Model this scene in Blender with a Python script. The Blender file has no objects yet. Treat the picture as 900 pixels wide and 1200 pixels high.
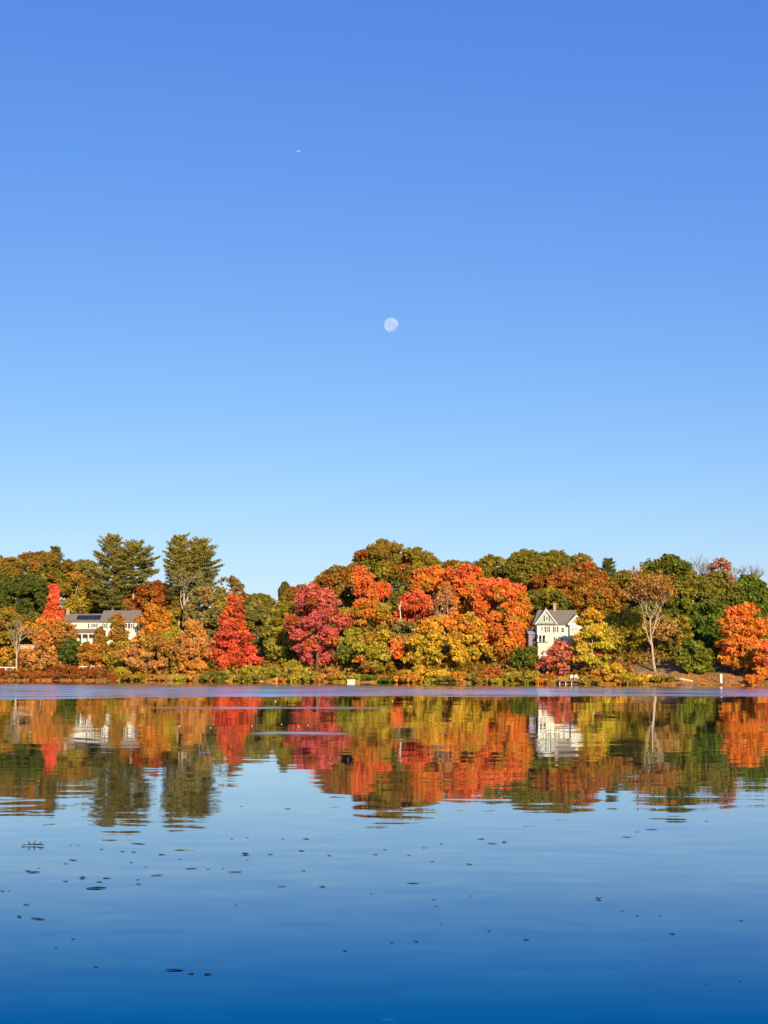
import bpy, math, random
import numpy as np
from mathutils import Vector

sc = bpy.context.scene
COL = sc.collection
R = math.radians

# ------------------------------------------------------------------ camera
F = 1770.0                      # focal length in photo pixels (900 x 1200 frame)
CAM_Z = 4.05
HORIZON = 777.0
PITCH = math.atan((HORIZON - 600.0) / F)
cam = bpy.data.cameras.new('camera')
cam_o = bpy.data.objects.new('camera', cam)
COL.objects.link(cam_o)
cam.sensor_fit = 'VERTICAL'
cam.sensor_height = 24.0
cam.lens = F / 1200.0 * 24.0
cam.clip_start = 0.1
cam.clip_end = 40000
cam_o.location = (0, 0, CAM_Z)
cam_o.rotation_euler = (R(90) + PITCH, 0, 0)
sc.camera = cam_o

# ------------------------------------------------------------------ sky and sun
SUN_EL, SUN_AZ = R(20), R(180 - 14)          # low sun behind the camera, to the right
world = bpy.data.worlds.new('World')
sc.world = world
world.use_nodes = True
wn = world.node_tree.nodes
wl = world.node_tree.links
bg = wn['Background']
sky = wn.new('ShaderNodeTexSky')
sky.sky_type = 'NISHITA'
sky.sun_disc = False
sky.sun_elevation = SUN_EL
sky.sun_rotation = SUN_AZ
sky.altitude = 0
sky.air_density = 1.0
sky.dust_density = 0.3
sky.ozone_density = 2.0
SKY_GAMMA = (1.144, 0.942, 0.43)
SKY_GAIN = (0.40, 0.695, 2.70)
sep = wn.new('ShaderNodeSeparateColor')
comb = wn.new('ShaderNodeCombineColor')
wl.new(sky.outputs[0], sep.inputs[0])
for i in range(3):
    p = wn.new('ShaderNodeMath'); p.operation = 'POWER'; p.inputs[1].default_value = SKY_GAMMA[i]
    g = wn.new('ShaderNodeMath'); g.operation = 'MULTIPLY'; g.inputs[1].default_value = SKY_GAIN[i]
    wl.new(sep.outputs[i], p.inputs[0]); wl.new(p.outputs[0], g.inputs[0]); wl.new(g.outputs[0], comb.inputs[i])
wl.new(comb.outputs[0], bg.inputs[0])
bg.inputs[1].default_value = 0.1

sun = bpy.data.lights.new('sun', 'SUN')
sun.energy = 5.0
sun.angle = R(0.5)
sun.color = (1.0, 0.82, 0.54)
sun_o = bpy.data.objects.new('sun', sun)
COL.objects.link(sun_o)
SUN_DIR = Vector((math.sin(SUN_AZ) * math.cos(SUN_EL), math.cos(SUN_AZ) * math.cos(SUN_EL), math.sin(SUN_EL)))
sun_o.rotation_euler = SUN_DIR.to_track_quat('Z', 'Y').to_euler()
sun_o.location = (60, -120, 60)

sc.view_settings.view_transform = 'Standard'
sc.view_settings.look = 'None'
sc.view_settings.exposure = 0.6
sc.view_settings.gamma = 1.0
sc.view_settings.use_curve_mapping = False

# ------------------------------------------------------------------ helpers
CP, SP = math.cos(PITCH), math.sin(PITCH)

def P(px, py, Y):
    """world point at depth Y seen at photo pixel px, py"""
    u, v = (px - 450.0) / F, (600.0 - py) / F
    t = Y / (CP - v * SP)
    return Vector((u * t, Y, CAM_Z + t * (SP + v * CP)))

def on_water(px, py):
    u, v = (px - 450.0) / F, (600.0 - py) / F
    t = -CAM_Z / (SP + v * CP)
    return Vector((u * t, t * (CP - v * SP), 0.0))

# shoreline, measured as the photo row of the water's edge
_SP = [(-500, 796.4), (-100, 796.8), (0, 797.2), (150, 797.6), (300, 798.4), (450, 799.6), (600, 800.9),
       (750, 802.3), (900, 803.3), (1000, 804), (1300, 806)]
_sx, _sy = [], []
for a, b in _SP:
    w = on_water(a, b); _sx.append(w.x); _sy.append(w.y)
_sx = [-3000] + _sx + [3000]
_sy = [_sy[0] + 40] + _sy + [_sy[-1] - 60]
_OFF = [-60, -2, 0, 0.7, 3, 10, 20, 30, 60, 100, 150, 300, 3000]
_HGT = [-5, -0.5, -0.03, 0.16, 0.55, 1.9, 4.2, 7.0, 12.5, 18.0, 22.0, 26.0, 26.0]

def shore_y(x):
    x = np.asarray(x, float)
    return np.interp(x, _sx, _sy) + 0.9 * np.sin(x * 0.31) + 0.7 * np.sin(x * 0.83 + 1.7) + 0.4 * np.sin(x * 2.1 + 0.4)

def ground_z(x, y):
    off = y - shore_y(x)
    return np.interp(off, _OFF, _HGT)

def shore_px(px):
    """depth of the water's edge along the sight line of column px"""
    return float(np.interp(px, [a for a, b in _SP], [on_water(a, b).y for a, b in _SP]))

def lin(c):
    c = np.asarray(c, float) / 255.0
    return np.where(c <= 0.04045, c / 12.92, ((c + 0.055) / 1.055) ** 2.4)

def new_obj(name, mesh, parent=None, loc=None):
    o = bpy.data.objects.new(name, mesh)
    COL.objects.link(o)
    if parent is not None:
        o.parent = parent
    if loc is not None:
        o.location = loc
    return o

def thing(name, label, cat, loc, group=None):
    o = new_obj(name, None, None, loc)
    o.empty_display_size = 0.5
    o['label'] = label; o['category'] = cat
    if group: o['group'] = group
    return o

def tag(o, label, cat, group=None):
    o['label'] = label; o['category'] = cat
    if group: o['group'] = group
    return o

def np_mesh(name, verts, faces_n, nper, mat, colors=None, smooth=False):
    """mesh of faces_n polygons with nper consecutive verts each"""
    me = bpy.data.meshes.new(name)
    nv = len(verts)
    me.vertices.add(nv)
    me.vertices.foreach_set('co', np.asarray(verts, np.float32).ravel())
    me.loops.add(nv)
    me.loops.foreach_set('vertex_index', np.arange(nv, dtype=np.int32))
    me.polygons.add(faces_n)
    me.polygons.foreach_set('loop_start', np.arange(0, nv, nper, dtype=np.int32))
    if colors is not None:
        at = me.attributes.new('leaf_tint', 'FLOAT_COLOR', 'FACE')
        c4 = np.ones((faces_n, 4), np.float32); c4[:, :3] = colors
        at.data.foreach_set('color', c4.ravel())
    me.update(calc_edges=True)
    me.materials.append(mat)
    return me

class MB:
    """collects boxes, prisms and tubes into one mesh"""
    def __init__(s):
        s.v = []; s.f = []
    def box(s, x0, x1, y0, y1, z0, z1):
        b = len(s.v)
        s.v += [(x0, y0, z0), (x1, y0, z0), (x1, y1, z0), (x0, y1, z0), (x0, y0, z1), (x1, y0, z1), (x1, y1, z1), (x0, y1, z1)]
        s.f += [tuple(b + i for i in q) for q in ((0, 3, 2, 1), (4, 5, 6, 7), (0, 1, 5, 4), (1, 2, 6, 5), (2, 3, 7, 6), (3, 0, 4, 7))]
        return s
    def hull(s, pts, faces):
        b = len(s.v); s.v += [tuple(p) for p in pts]; s.f += [tuple(b + i for i in q) for q in faces]
        return s
    def slab(s, quad, t):
        """a sheet with thickness t below its quad of points (counter-clockwise from outside)"""
        a = [Vector(p) for p in quad]
        n = (a[1] - a[0]).cross(a[-1] - a[0]).normalized() * t
        lo = [p - n for p in a]
        k = len(a)
        fs = [tuple(range(k)), tuple(reversed(range(k, 2 * k)))]
        for i in range(k):
            j = (i + 1) % k
            fs.append((i, i + k, j + k, j))
        return s.hull(a + lo, fs)
    def tube(s, pts, rad, n=6, cap=True):
        pts = [Vector(p) for p in pts]
        b0 = len(s.v)
        for i, p in enumerate(pts):
            d = (pts[min(i + 1, len(pts) - 1)] - pts[max(i - 1, 0)])
            if d.length < 1e-6: d = Vector((0, 0, 1))
            d.normalize()
            a = d.orthogonal().normalized() if abs(d.z) < 0.95 else Vector((1, 0, 0)).cross(d).normalized().cross(d).normalized()
            a = (Vector((1, 0.13, 0)) - d * d.dot(Vector((1, 0.13, 0))))
            if a.length < 1e-3: a = d.orthogonal()
            a.normalize(); c = d.cross(a)
            r = rad[i] if hasattr(rad, '__len__') else rad
            for k in range(n):
                t = 2 * math.pi * k / n
                s.v.append(tuple(p + a * (math.cos(t) * r) + c * (math.sin(t) * r)))
        for i in range(len(pts) - 1):
            for k in range(n):
                s.f.append((b0 + i * n + k, b0 + i * n + (k + 1) % n, b0 + (i + 1) * n + (k + 1) % n, b0 + (i + 1) * n + k))
        if cap:
            s.f.append(tuple(b0 + k for k in reversed(range(n))))
            s.f.append(tuple(b0 + (len(pts) - 1) * n + k for k in range(n)))
        return s
    def mesh(s, name, mat, smooth=False):
        me = bpy.data.meshes.new(name)
        me.from_pydata(s.v, [], s.f)
        me.materials.append(mat)
        if smooth:
            me.polygons.foreach_set('use_smooth', [True] * len(me.polygons))
        me.update()
        return me
    def build(s, name, mat, parent=None, smooth=False):
        """world-space geometry re-expressed in the parent's frame"""
        if parent is not None:
            top = parent
            off = Vector((0, 0, 0))
            while top is not None:
                off += Vector(top.location); top = top.parent
            s.v = [(a - off.x, b - off.y, c - off.z) for a, b, c in s.v]
        return new_obj(name, s.mesh(name, mat, smooth), parent)

# ------------------------------------------------------------------ materials
def base_mat(name):
    m = bpy.data.materials.new(name); m.use_nodes = True
    return m, m.node_tree.nodes, m.node_tree.links, m.node_tree.nodes['Principled BSDF']

def rough_mat(name, c1, c2, scale=2.0, rough=0.8, bump=0.0, stretch=(1, 1, 1), spec=0.3):
    m, n, l, b = base_mat(name)
    tc = n.new('ShaderNodeNewGeometry')
    mp = n.new('ShaderNodeVectorMath'); mp.operation = 'MULTIPLY'; mp.inputs[1].default_value = stretch
    l.new(tc.outputs['Position'], mp.inputs[0])
    nz = n.new('ShaderNodeTexNoise'); nz.inputs['Scale'].default_value = scale; nz.inputs['Detail'].default_value = 5
    l.new(mp.outputs[0], nz.inputs['Vector'])
    cr = n.new('ShaderNodeValToRGB')
    cr.color_ramp.elements[0].position = 0.35; cr.color_ramp.elements[1].position = 0.65
    cr.color_ramp.elements[0].color = (*c1, 1); cr.color_ramp.elements[1].color = (*c2, 1)
    l.new(nz.outputs[0], cr.inputs[0]); l.new(cr.outputs[0], b.inputs['Base Color'])
    b.inputs['Roughness'].default_value = rough
    b.inputs['Specular IOR Level'].default_value = spec
    if bump:
        bp = n.new('ShaderNodeBump'); bp.inputs['Strength'].default_value = bump; bp.inputs['Distance'].default_value = 0.05
        l.new(nz.outputs[0], bp.inputs['Height']); l.new(bp.outputs[0], b.inputs['Normal'])
    return m

def leaf_mat():
    m = bpy.data.materials.new('foliage'); m.use_nodes = True
    n, l = m.node_tree.nodes, m.node_tree.links
    n.remove(n['Principled BSDF'])
    out = n['Material Output']
    at = n.new('ShaderNodeAttribute'); at.attribute_name = 'leaf_tint'
    d = n.new('ShaderNodeBsdfDiffuse'); t = n.new('ShaderNodeBsdfTranslucent')
    mx = n.new('ShaderNodeMixShader'); mx.inputs[0].default_value = 0.22
    l.new(at.outputs['Color'], d.inputs[0]); l.new(at.outputs['Color'], t.inputs[0])
    gl = n.new('ShaderNodeBsdfGlossy'); gl.inputs['Roughness'].default_value = 0.5
    m2 = n.new('ShaderNodeMixShader'); m2.inputs[0].default_value = 0.02
    l.new(d.outputs[0], mx.inputs[1]); l.new(t.outputs[0], mx.inputs[2])
    l.new(mx.outputs[0], m2.inputs[1]); l.new(gl.outputs[0], m2.inputs[2]); l.new(m2.outputs[0], out.inputs[0])
    return m

M = {}
M['leaf'] = leaf_mat()
M['bark'] = rough_mat('bark', (0.06, 0.042, 0.03), (0.16, 0.12, 0.085), 3, 0.9, 0.5, (3, 3, 0.6))
M['bark_pale'] = rough_mat('bark_pale', (0.26, 0.19, 0.13), (0.5, 0.4, 0.29), 2, 0.85, 0.4, (2, 2, 0.6))
M['bark_grey'] = rough_mat('bark_grey', (0.17, 0.145, 0.13), (0.3, 0.26, 0.24), 2, 0.9, 0.3, (2, 2, 0.5))
M['bark_white'] = rough_mat('bark_white', (0.4, 0.36, 0.3), (0.75, 0.7, 0.62), 3, 0.7, 0.2, (1, 1, 2.5))
M['paint'] = rough_mat('white_paint', (0.46, 0.445, 0.38), (0.54, 0.525, 0.455), 0.6, 0.6)
M['trim'] = rough_mat('white_trim', (0.66, 0.64, 0.59), (0.72, 0.70, 0.65), 1.5, 0.5)
M['gable_shingle'] = rough_mat('sage_gable_shingles', (0.26, 0.33, 0.30), (0.34, 0.41, 0.38), 4, 0.8, 0.3, (1, 1, 5))
M['roof_shingle'] = rough_mat('grey_brown_shingles', (0.13, 0.11, 0.09), (0.23, 0.195, 0.165), 2.5, 0.95, 0.5, (1, 1, 4), 0.1)
M['roof_brown'] = rough_mat('porch_shingles', (0.16, 0.12, 0.09), (0.24, 0.19, 0.15), 2.5, 0.9, 0.4, (1, 1, 4))
M['brick'] = rough_mat('chimney_brick', (0.32, 0.16, 0.12), (0.45, 0.26, 0.20), 5, 0.9, 0.3, (1, 1, 3))
M['glass'] = rough_mat('window_glass', (0.02, 0.025, 0.03), (0.05, 0.06, 0.07), 1, 0.08, spec=0.5)
M['shutter'] = rough_mat('dark_green_shutter', (0.035, 0.05, 0.045), (0.06, 0.08, 0.07), 3, 0.6)
M['solar'] = rough_mat('solar_cells', (0.012, 0.014, 0.03), (0.02, 0.022, 0.045), 4, 0.25, spec=0.5)
M['stone'] = rough_mat('tan_stone', (0.42, 0.31, 0.2), (0.58, 0.45, 0.3), 1.5, 0.9, 0.4)
M['wood'] = rough_mat('weathered_wood', (0.10, 0.075, 0.06), (0.22, 0.17, 0.14), 4, 0.85, 0.3, (1, 6, 6))
M['log'] = rough_mat('pale_log', (0.45, 0.33, 0.2), (0.62, 0.5, 0.34), 3, 0.85, 0.4, (0.6, 4, 4))
M['mauve'] = rough_mat('mauve_paint', (0.16, 0.12, 0.15), (0.24, 0.18, 0.22), 2, 0.6)
M['slate'] = rough_mat('blue_grey_roof', (0.25, 0.27, 0.34), (0.36, 0.38, 0.46), 2, 0.6)
M['wet_leaf'] = rough_mat('wet_brown_leaf', (0.006, 0.005, 0.006), (0.016, 0.012, 0.01), 20, 0.7)
M['pale_leaf'] = rough_mat('dry_pale_leaf', (0.45, 0.36, 0.2), (0.65, 0.55, 0.35), 20, 0.7)
M['metal_white'] = rough_mat('white_aluminium', (0.75, 0.76, 0.78), (0.82, 0.83, 0.85), 0.05, 0.35)

# ------------------------------------------------------------------ ground of the far shore and hill
def make_ground():
    xs = np.unique(np.concatenate([np.linspace(-2500, -260, 24), np.linspace(-260, 200, 420), np.linspace(200, 2500, 24)]))
    offs = np.array([-60, -8, -2, -0.8, 0, 0.4, 0.8, 1.5, 3, 5, 8, 12, 16, 20, 25, 30, 40, 50, 60, 80, 100, 125, 150, 220, 300, 600, 1500, 6000.])
    rng = np.random.default_rng(5)
    V = []
    for o in offs:
        w = (rng.random(len(xs)) - 0.5) * min(1.6, 0.08 * max(0, o) + 0.5) * (1 if o < 200 else 0)
        sy = shore_y(xs)
        ys = sy + o + (rng.random(len(xs)) - 0.5) * (0.9 if abs(o) < 4 else 0)
        zs = np.interp(o, _OFF, _HGT) + w * 0.35
        if o < 0: zs = np.minimum(zs, -0.15)
        V.append(np.stack([xs, ys, zs * np.ones(len(xs))], 1))
    V = np.concatenate(V); n = len(xs)
    Fc = [(i * n + j, i * n + j + 1, (i + 1) * n + j + 1, (i + 1) * n + j) for i in range(len(offs) - 1) for j in range(n - 1)]
    m, nn, l, b = base_mat('leaf_littered_ground')
    geo = nn.new('ShaderNodeNewGeometry')
    n1 = nn.new('ShaderNodeTexNoise'); n1.inputs['Scale'].default_value = 0.09; n1.inputs['Detail'].default_value = 4
    n2 = nn.new('ShaderNodeTexNoise'); n2.inputs['Scale'].default_value = 1.6; n2.inputs['Detail'].default_value = 6
    for q in (n1, n2): l.new(geo.outputs['Position'], q.inputs['Vector'])
    r1 = nn.new('ShaderNodeValToRGB')
    r1.color_ramp.elements[0].position = 0.42; r1.color_ramp.elements[1].position = 0.58
    r1.color_ramp.elements[0].color = (0.26, 0.19, 0.05, 1); r1.color_ramp.elements[1].color = (0.50, 0.26, 0.12, 1)
    l.new(n1.outputs[0], r1.inputs[0])
    r2 = nn.new('ShaderNodeValToRGB')
    r2.color_ramp.elements[0].position = 0.38; r2.color_ramp.elements[1].position = 0.62
    r2.color_ramp.elements[0].color = (0.35, 0.25, 0.15, 1); r2.color_ramp.elements[1].color = (1, 0.95, 0.85, 1)
    l.new(n2.outputs[0], r2.inputs[0])
    mx = nn.new('ShaderNodeMix'); mx.data_type = 'RGBA'; mx.blend_type = 'MULTIPLY'; mx.inputs[0].default_value = 1
    l.new(r1.outputs[0], mx.inputs[6]); l.new(r2.outputs[0], mx.inputs[7]); l.new(mx.outputs[2], b.inputs['Base Color'])
    b.inputs['Roughness'].default_value = 0.95
    bp = nn.new('ShaderNodeBump'); bp.inputs['Distance'].default_value = 0.15
    l.new(n2.outputs[0], bp.inputs['Height']); l.new(bp.outputs[0], b.inputs['Normal'])
    me = bpy.data.meshes.new('ground'); me.from_pydata(V.tolist(), [], Fc); me.materials.append(m)
    me.polygons.foreach_set('use_smooth', [True] * len(me.polygons)); me.update()
    o = new_obj('ground', me); o['kind'] = 'structure'
make_ground()

# ------------------------------------------------------------------ lake
def make_lake():
    m, n, l, b = base_mat('lake_water')
    geo = n.new('ShaderNodeNewGeometry')
    pos = geo.outputs['Position']
    def math_(op, a, c=None, clamp=False):
        q = n.new('ShaderNodeMath'); q.operation = op; q.use_clamp = clamp
        for i, v in enumerate((a, c)):
            if v is None: continue
            if isinstance(v, (int, float)): q.inputs[i].default_value = v
            else: l.new(v, q.inputs[i])
        return q.outputs[0]
    def sstep(v, a, c):
        q = n.new('ShaderNodeMapRange'); q.interpolation_type = 'SMOOTHSTEP'
        l.new(v, q.inputs[0])
        for i, w in ((1, a), (2, c)):
            if isinstance(w, (int, float)): q.inputs[i].default_value = w
            else: l.new(w, q.inputs[i])
        return q.outputs[0]
    def noise(scale, vec=(1, 1, 1), detail=2.0):
        mp = n.new('ShaderNodeVectorMath'); mp.operation = 'MULTIPLY'; mp.inputs[1].default_value = vec
        l.new(pos, mp.inputs[0])
        z = n.new('ShaderNodeTexNoise'); z.inputs['Scale'].default_value = scale; z.inputs['Detail'].default_value = detail
        l.new(mp.outputs[0], z.inputs['Vector'])
        return z
    sp = n.new('ShaderNodeSeparateXYZ'); l.new(pos, sp.inputs[0])
    X, Y = sp.outputs[0], sp.outputs[1]
    wob = noise(0.05, (1.0, 0.35, 1)).outputs[0]
    wob2 = noise(0.25, (0.6, 0.6, 1)).outputs[0]
    # wind-ruffled band off the far shore
    ylow = math_('ADD', math_('ADD', 176.0, math_('ADD', math_('MULTIPLY', wob, 14.0), math_('MULTIPLY', math_('SUBTRACT', noise(0.5, (0.3, 0.5, 1), 3).outputs[0], 0.5), 14.0))), math_('MINIMUM', math_('MULTIPLY', math_('ADD', X, 16.0), 0.6), 0.0))
    band_in = sstep(math_('SUBTRACT', Y, ylow), 0.0, 5.0)
    yup = math_('ADD', math_('ADD', 286.0, math_('MULTIPLY', wob, 16.0)), math_('MULTIPLY', X, -0.34))
    band_out = sstep(math_('SUBTRACT', yup, Y), -8.0, 60.0)
    band = math_('MULTIPLY', band_in, band_out)
    # narrow cat's-paws nearer the camera
    def paw(x0, x1, y, hy):
        cx, hx = (x0 + x1) / 2, (x1 - x0) / 2
        dx = math_('DIVIDE', math_('SUBTRACT', X, cx), hx)
        dy = math_('DIVIDE', math_('SUBTRACT', math_('SUBTRACT', Y, math_('MULTIPLY', math_('SUBTRACT', wob2, 0.5), hy * 1.2)), y), hy)
        r = math_('ADD', math_('POWER', math_('ABSOLUTE', dx), 4.0), math_('POWER', math_('ABSOLUTE', dy), 2.0))
        return math_('MULTIPLY', sstep(math_('SUBTRACT', 1.0, r), -0.1, 1.0), math_('ADD', 0.45, math_('MULTIPLY', sstep(noise(0.9, (0.3, 1.0, 1), 3).outputs[0], 0.35, 0.6), 0.55)))
    a = on_water(140, 829.5); c = on_water(500, 829)
    p1 = paw(a.x, c.x, a.y, 4.6)
    a2 = on_water(285, 860.0); c2 = on_water(418, 860)
    p2 = paw(a2.x, c2.x, a2.y, 3.4)
    paws = math_('MAXIMUM', math_('MULTIPLY', p1, 0.7), math_('MULTIPLY', p2, 0.8))
    streak = sstep(noise(0.35, (0.12, 0.6, 1), 4).outputs[0], 0.36, 0.6)
    ruf = math_('MULTIPLY', math_('MAXIMUM', band, paws), math_('ADD', 0.3, math_('MULTIPLY', streak, 0.7)))
    rgh = math_('ADD', 0.022, math_('MULTIPLY', ruf, 0.27))
    # small true slopes: fine ripples, wavelets and long swell
    near = math_('ADD', 1.0, math_('MULTIPLY', sstep(Y, 52.0, 22.0), 3.0))
    tot = None
    for scale, vec, det, amp in ((1.5, (0.4, 1.0, 1), 2, 0.014), (0.4, (0.3, 1.0, 1), 2, 0.008), (0.07, (0.16, 1, 1), 3, 0.009)):
        z = noise(scale, vec, det)
        s = n.new('ShaderNodeVectorMath'); s.operation = 'SUBTRACT'; s.inputs[1].default_value = (0.5, 0.5, 0.5)
        l.new(z.outputs['Color'], s.inputs[0])
        k = n.new('ShaderNodeVectorMath'); k.operation = 'MULTIPLY'; k.inputs[1].default_value = (amp * 0.7, amp, 0)
        l.new(s.outputs[0], k.inputs[0])
        if tot is None:
            k2 = n.new('ShaderNodeVectorMath'); k2.operation = 'SCALE'
            l.new(k.outputs[0], k2.inputs[0]); l.new(near, k2.inputs['Scale']); tot = k2.outputs[0]
        else:
            ad = n.new('ShaderNodeVectorMath'); ad.operation = 'ADD'; l.new(tot, ad.inputs[0]); l.new(k.outputs[0], ad.inputs[1]); tot = ad.outputs[0]
    ad = n.new('ShaderNodeVectorMath'); ad.operation = 'ADD'; l.new(tot, ad.inputs[0]); ad.inputs[1].default_value = (0, 0, 1)
    nm = n.new('ShaderNodeVectorMath'); nm.operation = 'NORMALIZE'; l.new(ad.outputs[0], nm.inputs[0])
    # water body below, mirror above, blended by a raised Fresnel term; steep reflections painted darker blue
    n.remove(b)
    fr = n.new('ShaderNodeFresnel'); fr.inputs['IOR'].default_value = 1.5
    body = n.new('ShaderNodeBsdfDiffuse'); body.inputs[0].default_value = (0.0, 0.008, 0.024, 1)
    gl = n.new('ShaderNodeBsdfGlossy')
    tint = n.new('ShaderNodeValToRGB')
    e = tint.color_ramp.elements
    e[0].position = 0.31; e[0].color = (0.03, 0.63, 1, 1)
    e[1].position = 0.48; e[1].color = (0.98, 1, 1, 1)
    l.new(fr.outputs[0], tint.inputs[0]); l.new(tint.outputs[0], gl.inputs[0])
    l.new(rgh, gl.inputs['Roughness']); l.new(nm.outputs[0], gl.inputs['Normal'])
    mxs = n.new('ShaderNodeMixShader')
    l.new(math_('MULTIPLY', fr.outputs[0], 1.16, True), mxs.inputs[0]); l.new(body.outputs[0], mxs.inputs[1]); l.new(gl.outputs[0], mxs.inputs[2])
    l.new(mxs.outputs[0], n['Material Output'].inputs[0])
    me = bpy.data.meshes.new('lake')
    me.from_pydata([(-2500, -60, 0), (2500, -60, 0), (2500, 900, 0), (-2500, 900, 0)], [], [(0, 1, 2, 3)])
    me.materials.append(m)
    o = new_obj('lake', me); o['kind'] = 'structure'
make_lake()

# ------------------------------------------------------------------ foliage
C = dict(
    dustpink=(168, 116, 108), limegold=(192, 172, 46),
    olive=(130, 118, 34), green=(94, 112, 30), dkgreen=(82, 90, 28), brown=(144, 100, 34), russet=(158, 76, 24),
    gold=(206, 138, 40), yellow=(214, 172, 44), orange=(230, 128, 40), coral=(240, 110, 58), red=(230, 84, 58),
    crimson=(208, 92, 86), tan=(198, 136, 74), greyolive=(130, 122, 66), yolive=(172, 154, 44), brick=(204, 88, 54),
    maroon=(140, 62, 36), goldbrown=(162, 114, 34), lime=(142, 140, 44), pink=(192, 106, 88), pine=(102, 103, 37),
    pinelight=(150, 132, 50), orangebrown=(180, 98, 32), dkolive=(100, 98, 30))
LEAF_K = 0.95
ALT = dict(limegold=('yolive', 'yellow'), dustpink=('tan', 'pink'), olive=('dkolive', 'yolive'), green=('olive', 'dkgreen'), dkgreen=('green', 'dkolive'), brown=('olive', 'orangebrown'), russet=('brown', 'olive'),
    gold=('goldbrown', 'orange'), yellow=('gold', 'yolive'), orange=('yolive', 'coral'), coral=('gold', 'brick'), red=('orange', 'brick'), crimson=('orangebrown', 'pink'),
    tan=('goldbrown', 'gold'), greyolive=('olive', 'tan'), yolive=('olive', 'goldbrown'), brick=('coral', 'russet'), maroon=('russet', 'olive'),
    goldbrown=('yolive', 'olive'), lime=('yolive', 'olive'), pink=('tan', 'brick'), pine=('pinelight', 'dkgreen'), pinelight=('pine', 'olive'),
    orangebrown=('goldbrown', 'brown'), dkolive=('olive', 'green'))

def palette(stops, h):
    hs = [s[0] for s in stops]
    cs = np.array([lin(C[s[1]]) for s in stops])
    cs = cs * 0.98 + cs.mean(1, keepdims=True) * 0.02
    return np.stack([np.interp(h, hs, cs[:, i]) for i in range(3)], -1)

def unit(a):
    return a / np.maximum(np.linalg.norm(a, axis=-1, keepdims=True), 1e-9)

def profile(shape, h):
    if shape == 'dome':
        return np.sqrt(np.clip(1 - (2 * np.clip(h, 0, 1) ** 0.85 - 1) ** 2, 0, 1))
    if shape == 'cone':
        return np.clip((1 - h) ** 0.75 * np.clip(h / 0.10 + 0.35, 0, 1) + 0.03, 0, 1)
    if shape == 'egg':
        return np.clip(np.sqrt(np.clip(1 - (2 * h ** 0.62 - 1) ** 2, 0, 1)), 0, 1)
    if shape == 'column':
        return np.clip(1 - np.abs(2 * h - 1) ** 3.2, 0, 1) ** 0.6
    if shape == 'shrub':
        return np.sqrt(np.clip(1 - (h * 0.98) ** 2.2, 0, 1))
    return np.sqrt(np.clip(1 - (2 * h - 1) ** 2, 0, 1))

def flakes(rng, pos, nr, ls, lw, col, colj):
    N = len(pos)
    t = unit(np.cross(nr, rng.normal(size=(N, 3))))
    b = np.cross(nr, t)
    s = ls * (0.6 + 0.8 * rng.random((N, 1))); w = lw * (0.6 + 0.8 * rng.random((N, 1)))
    v = np.stack([pos - t * s * 0.9 - b * w, pos - t * s * 0.7 + b * w * 1.15, pos + t * s * 1.15 + b * w * 0.2], 1).reshape(-1, 3)
    c = col * (1 + colj * rng.normal(size=(N, 1))) * (1 + colj * 0.5 * rng.normal(size=(N, 3)))
    return v, np.clip(c, 0.003, 0.9)

def leaves(rng, cen, rad, flat, per, ls, lw, col, colj=0.10, up=0.25, tilt=None, nrand=0.7):
    """leaf flakes on the shells of flattened clumps; returns verts and face colours"""
    idx = np.repeat(np.arange(len(cen)), per)
    N = len(idx)
    d = rng.normal(size=(N, 3)); d[:, 2] += up; d = unit(d)
    r = rad[idx][:, None] * (0.45 + 0.65 * rng.random((N, 1)) ** 0.6)
    pos = cen[idx] + d * r * np.array([1, 1, flat])
    if tilt is not None:
        pos[:, 2] += ((pos - cen[idx]) * tilt[idx]).sum(1)
    nr = unit(d + nrand * rng.normal(size=(N, 3)))
    return flakes(rng, pos, nr, ls, lw, col[idx], colj)

def sprays(rng, cen, rad, flat, cover, sr, col):
    """small leaf sprays scattered over each clump, with gaps between them"""
    per = np.maximum(5, (cover * 3.6 * (rad / sr) ** 2).astype(int))
    idx = np.repeat(np.arange(len(cen)), per)
    N = len(idx)
    d = rng.normal(size=(N, 3)); d[:, 2] += 0.3; d = unit(d)
    sq = 1 + 0.25 * rng.normal(size=(len(cen), 3))
    pos = cen[idx] + d * sq[idx] * (rad[idx][:, None] * (0.55 + 0.6 * rng.random((N, 1)))) * np.array([1, 1, flat])
    r = sr * (0.6 + 0.8 * rng.random(N))
    c = col[idx] * (1 + 0.13 * rng.normal(size=(N, 1))) * (1 + 0.05 * rng.normal(size=(N, 3)))
    return pos, r, np.clip(c, 0.003, 0.9)

def crown_clumps(rng, z0, z1, rx, ry, shape, rc, dens, lob=1.0):
    H = z1 - z0
    area = math.pi * (rx + ry) / 2 * (H * 0.9) * 1.5
    n = int(max(10, dens * area / (math.pi * rc * rc)))
    ph = rng.random(6) * 6.28
    hs = rng.random(n * 4)
    keep = rng.random(n * 4) < profile(shape, hs) + 0.12
    hs = hs[keep][:n]; n = len(hs)
    th = rng.random(n) * 2 * math.pi
    rr = 0.45 + 0.55 * rng.random(n) ** 0.45
    rr = np.where(rng.random(n) < 0.06, 1.0 + 0.16 * rng.random(n), rr)
    lobes = 1 + lob * (0.16 * np.sin(2 * th + 5 * hs + ph[0]) + 0.14 * np.sin(3 * th - 9 * hs + ph[1]) + 0.10 * np.sin(5 * th + 14 * hs + ph[2]))
    w = profile(shape, hs) * rr * lobes
    # keep clump edges inside the outline
    x = np.cos(th) * w * max(rx - 0.7 * rc, 0.3 * rx)
    y = np.sin(th) * w * max(ry - 0.7 * rc, 0.3 * ry)
    z = z0 + rc * 0.5 + hs * (H - rc * 1.0)
    return np.stack([x, y, z], 1), hs

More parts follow.
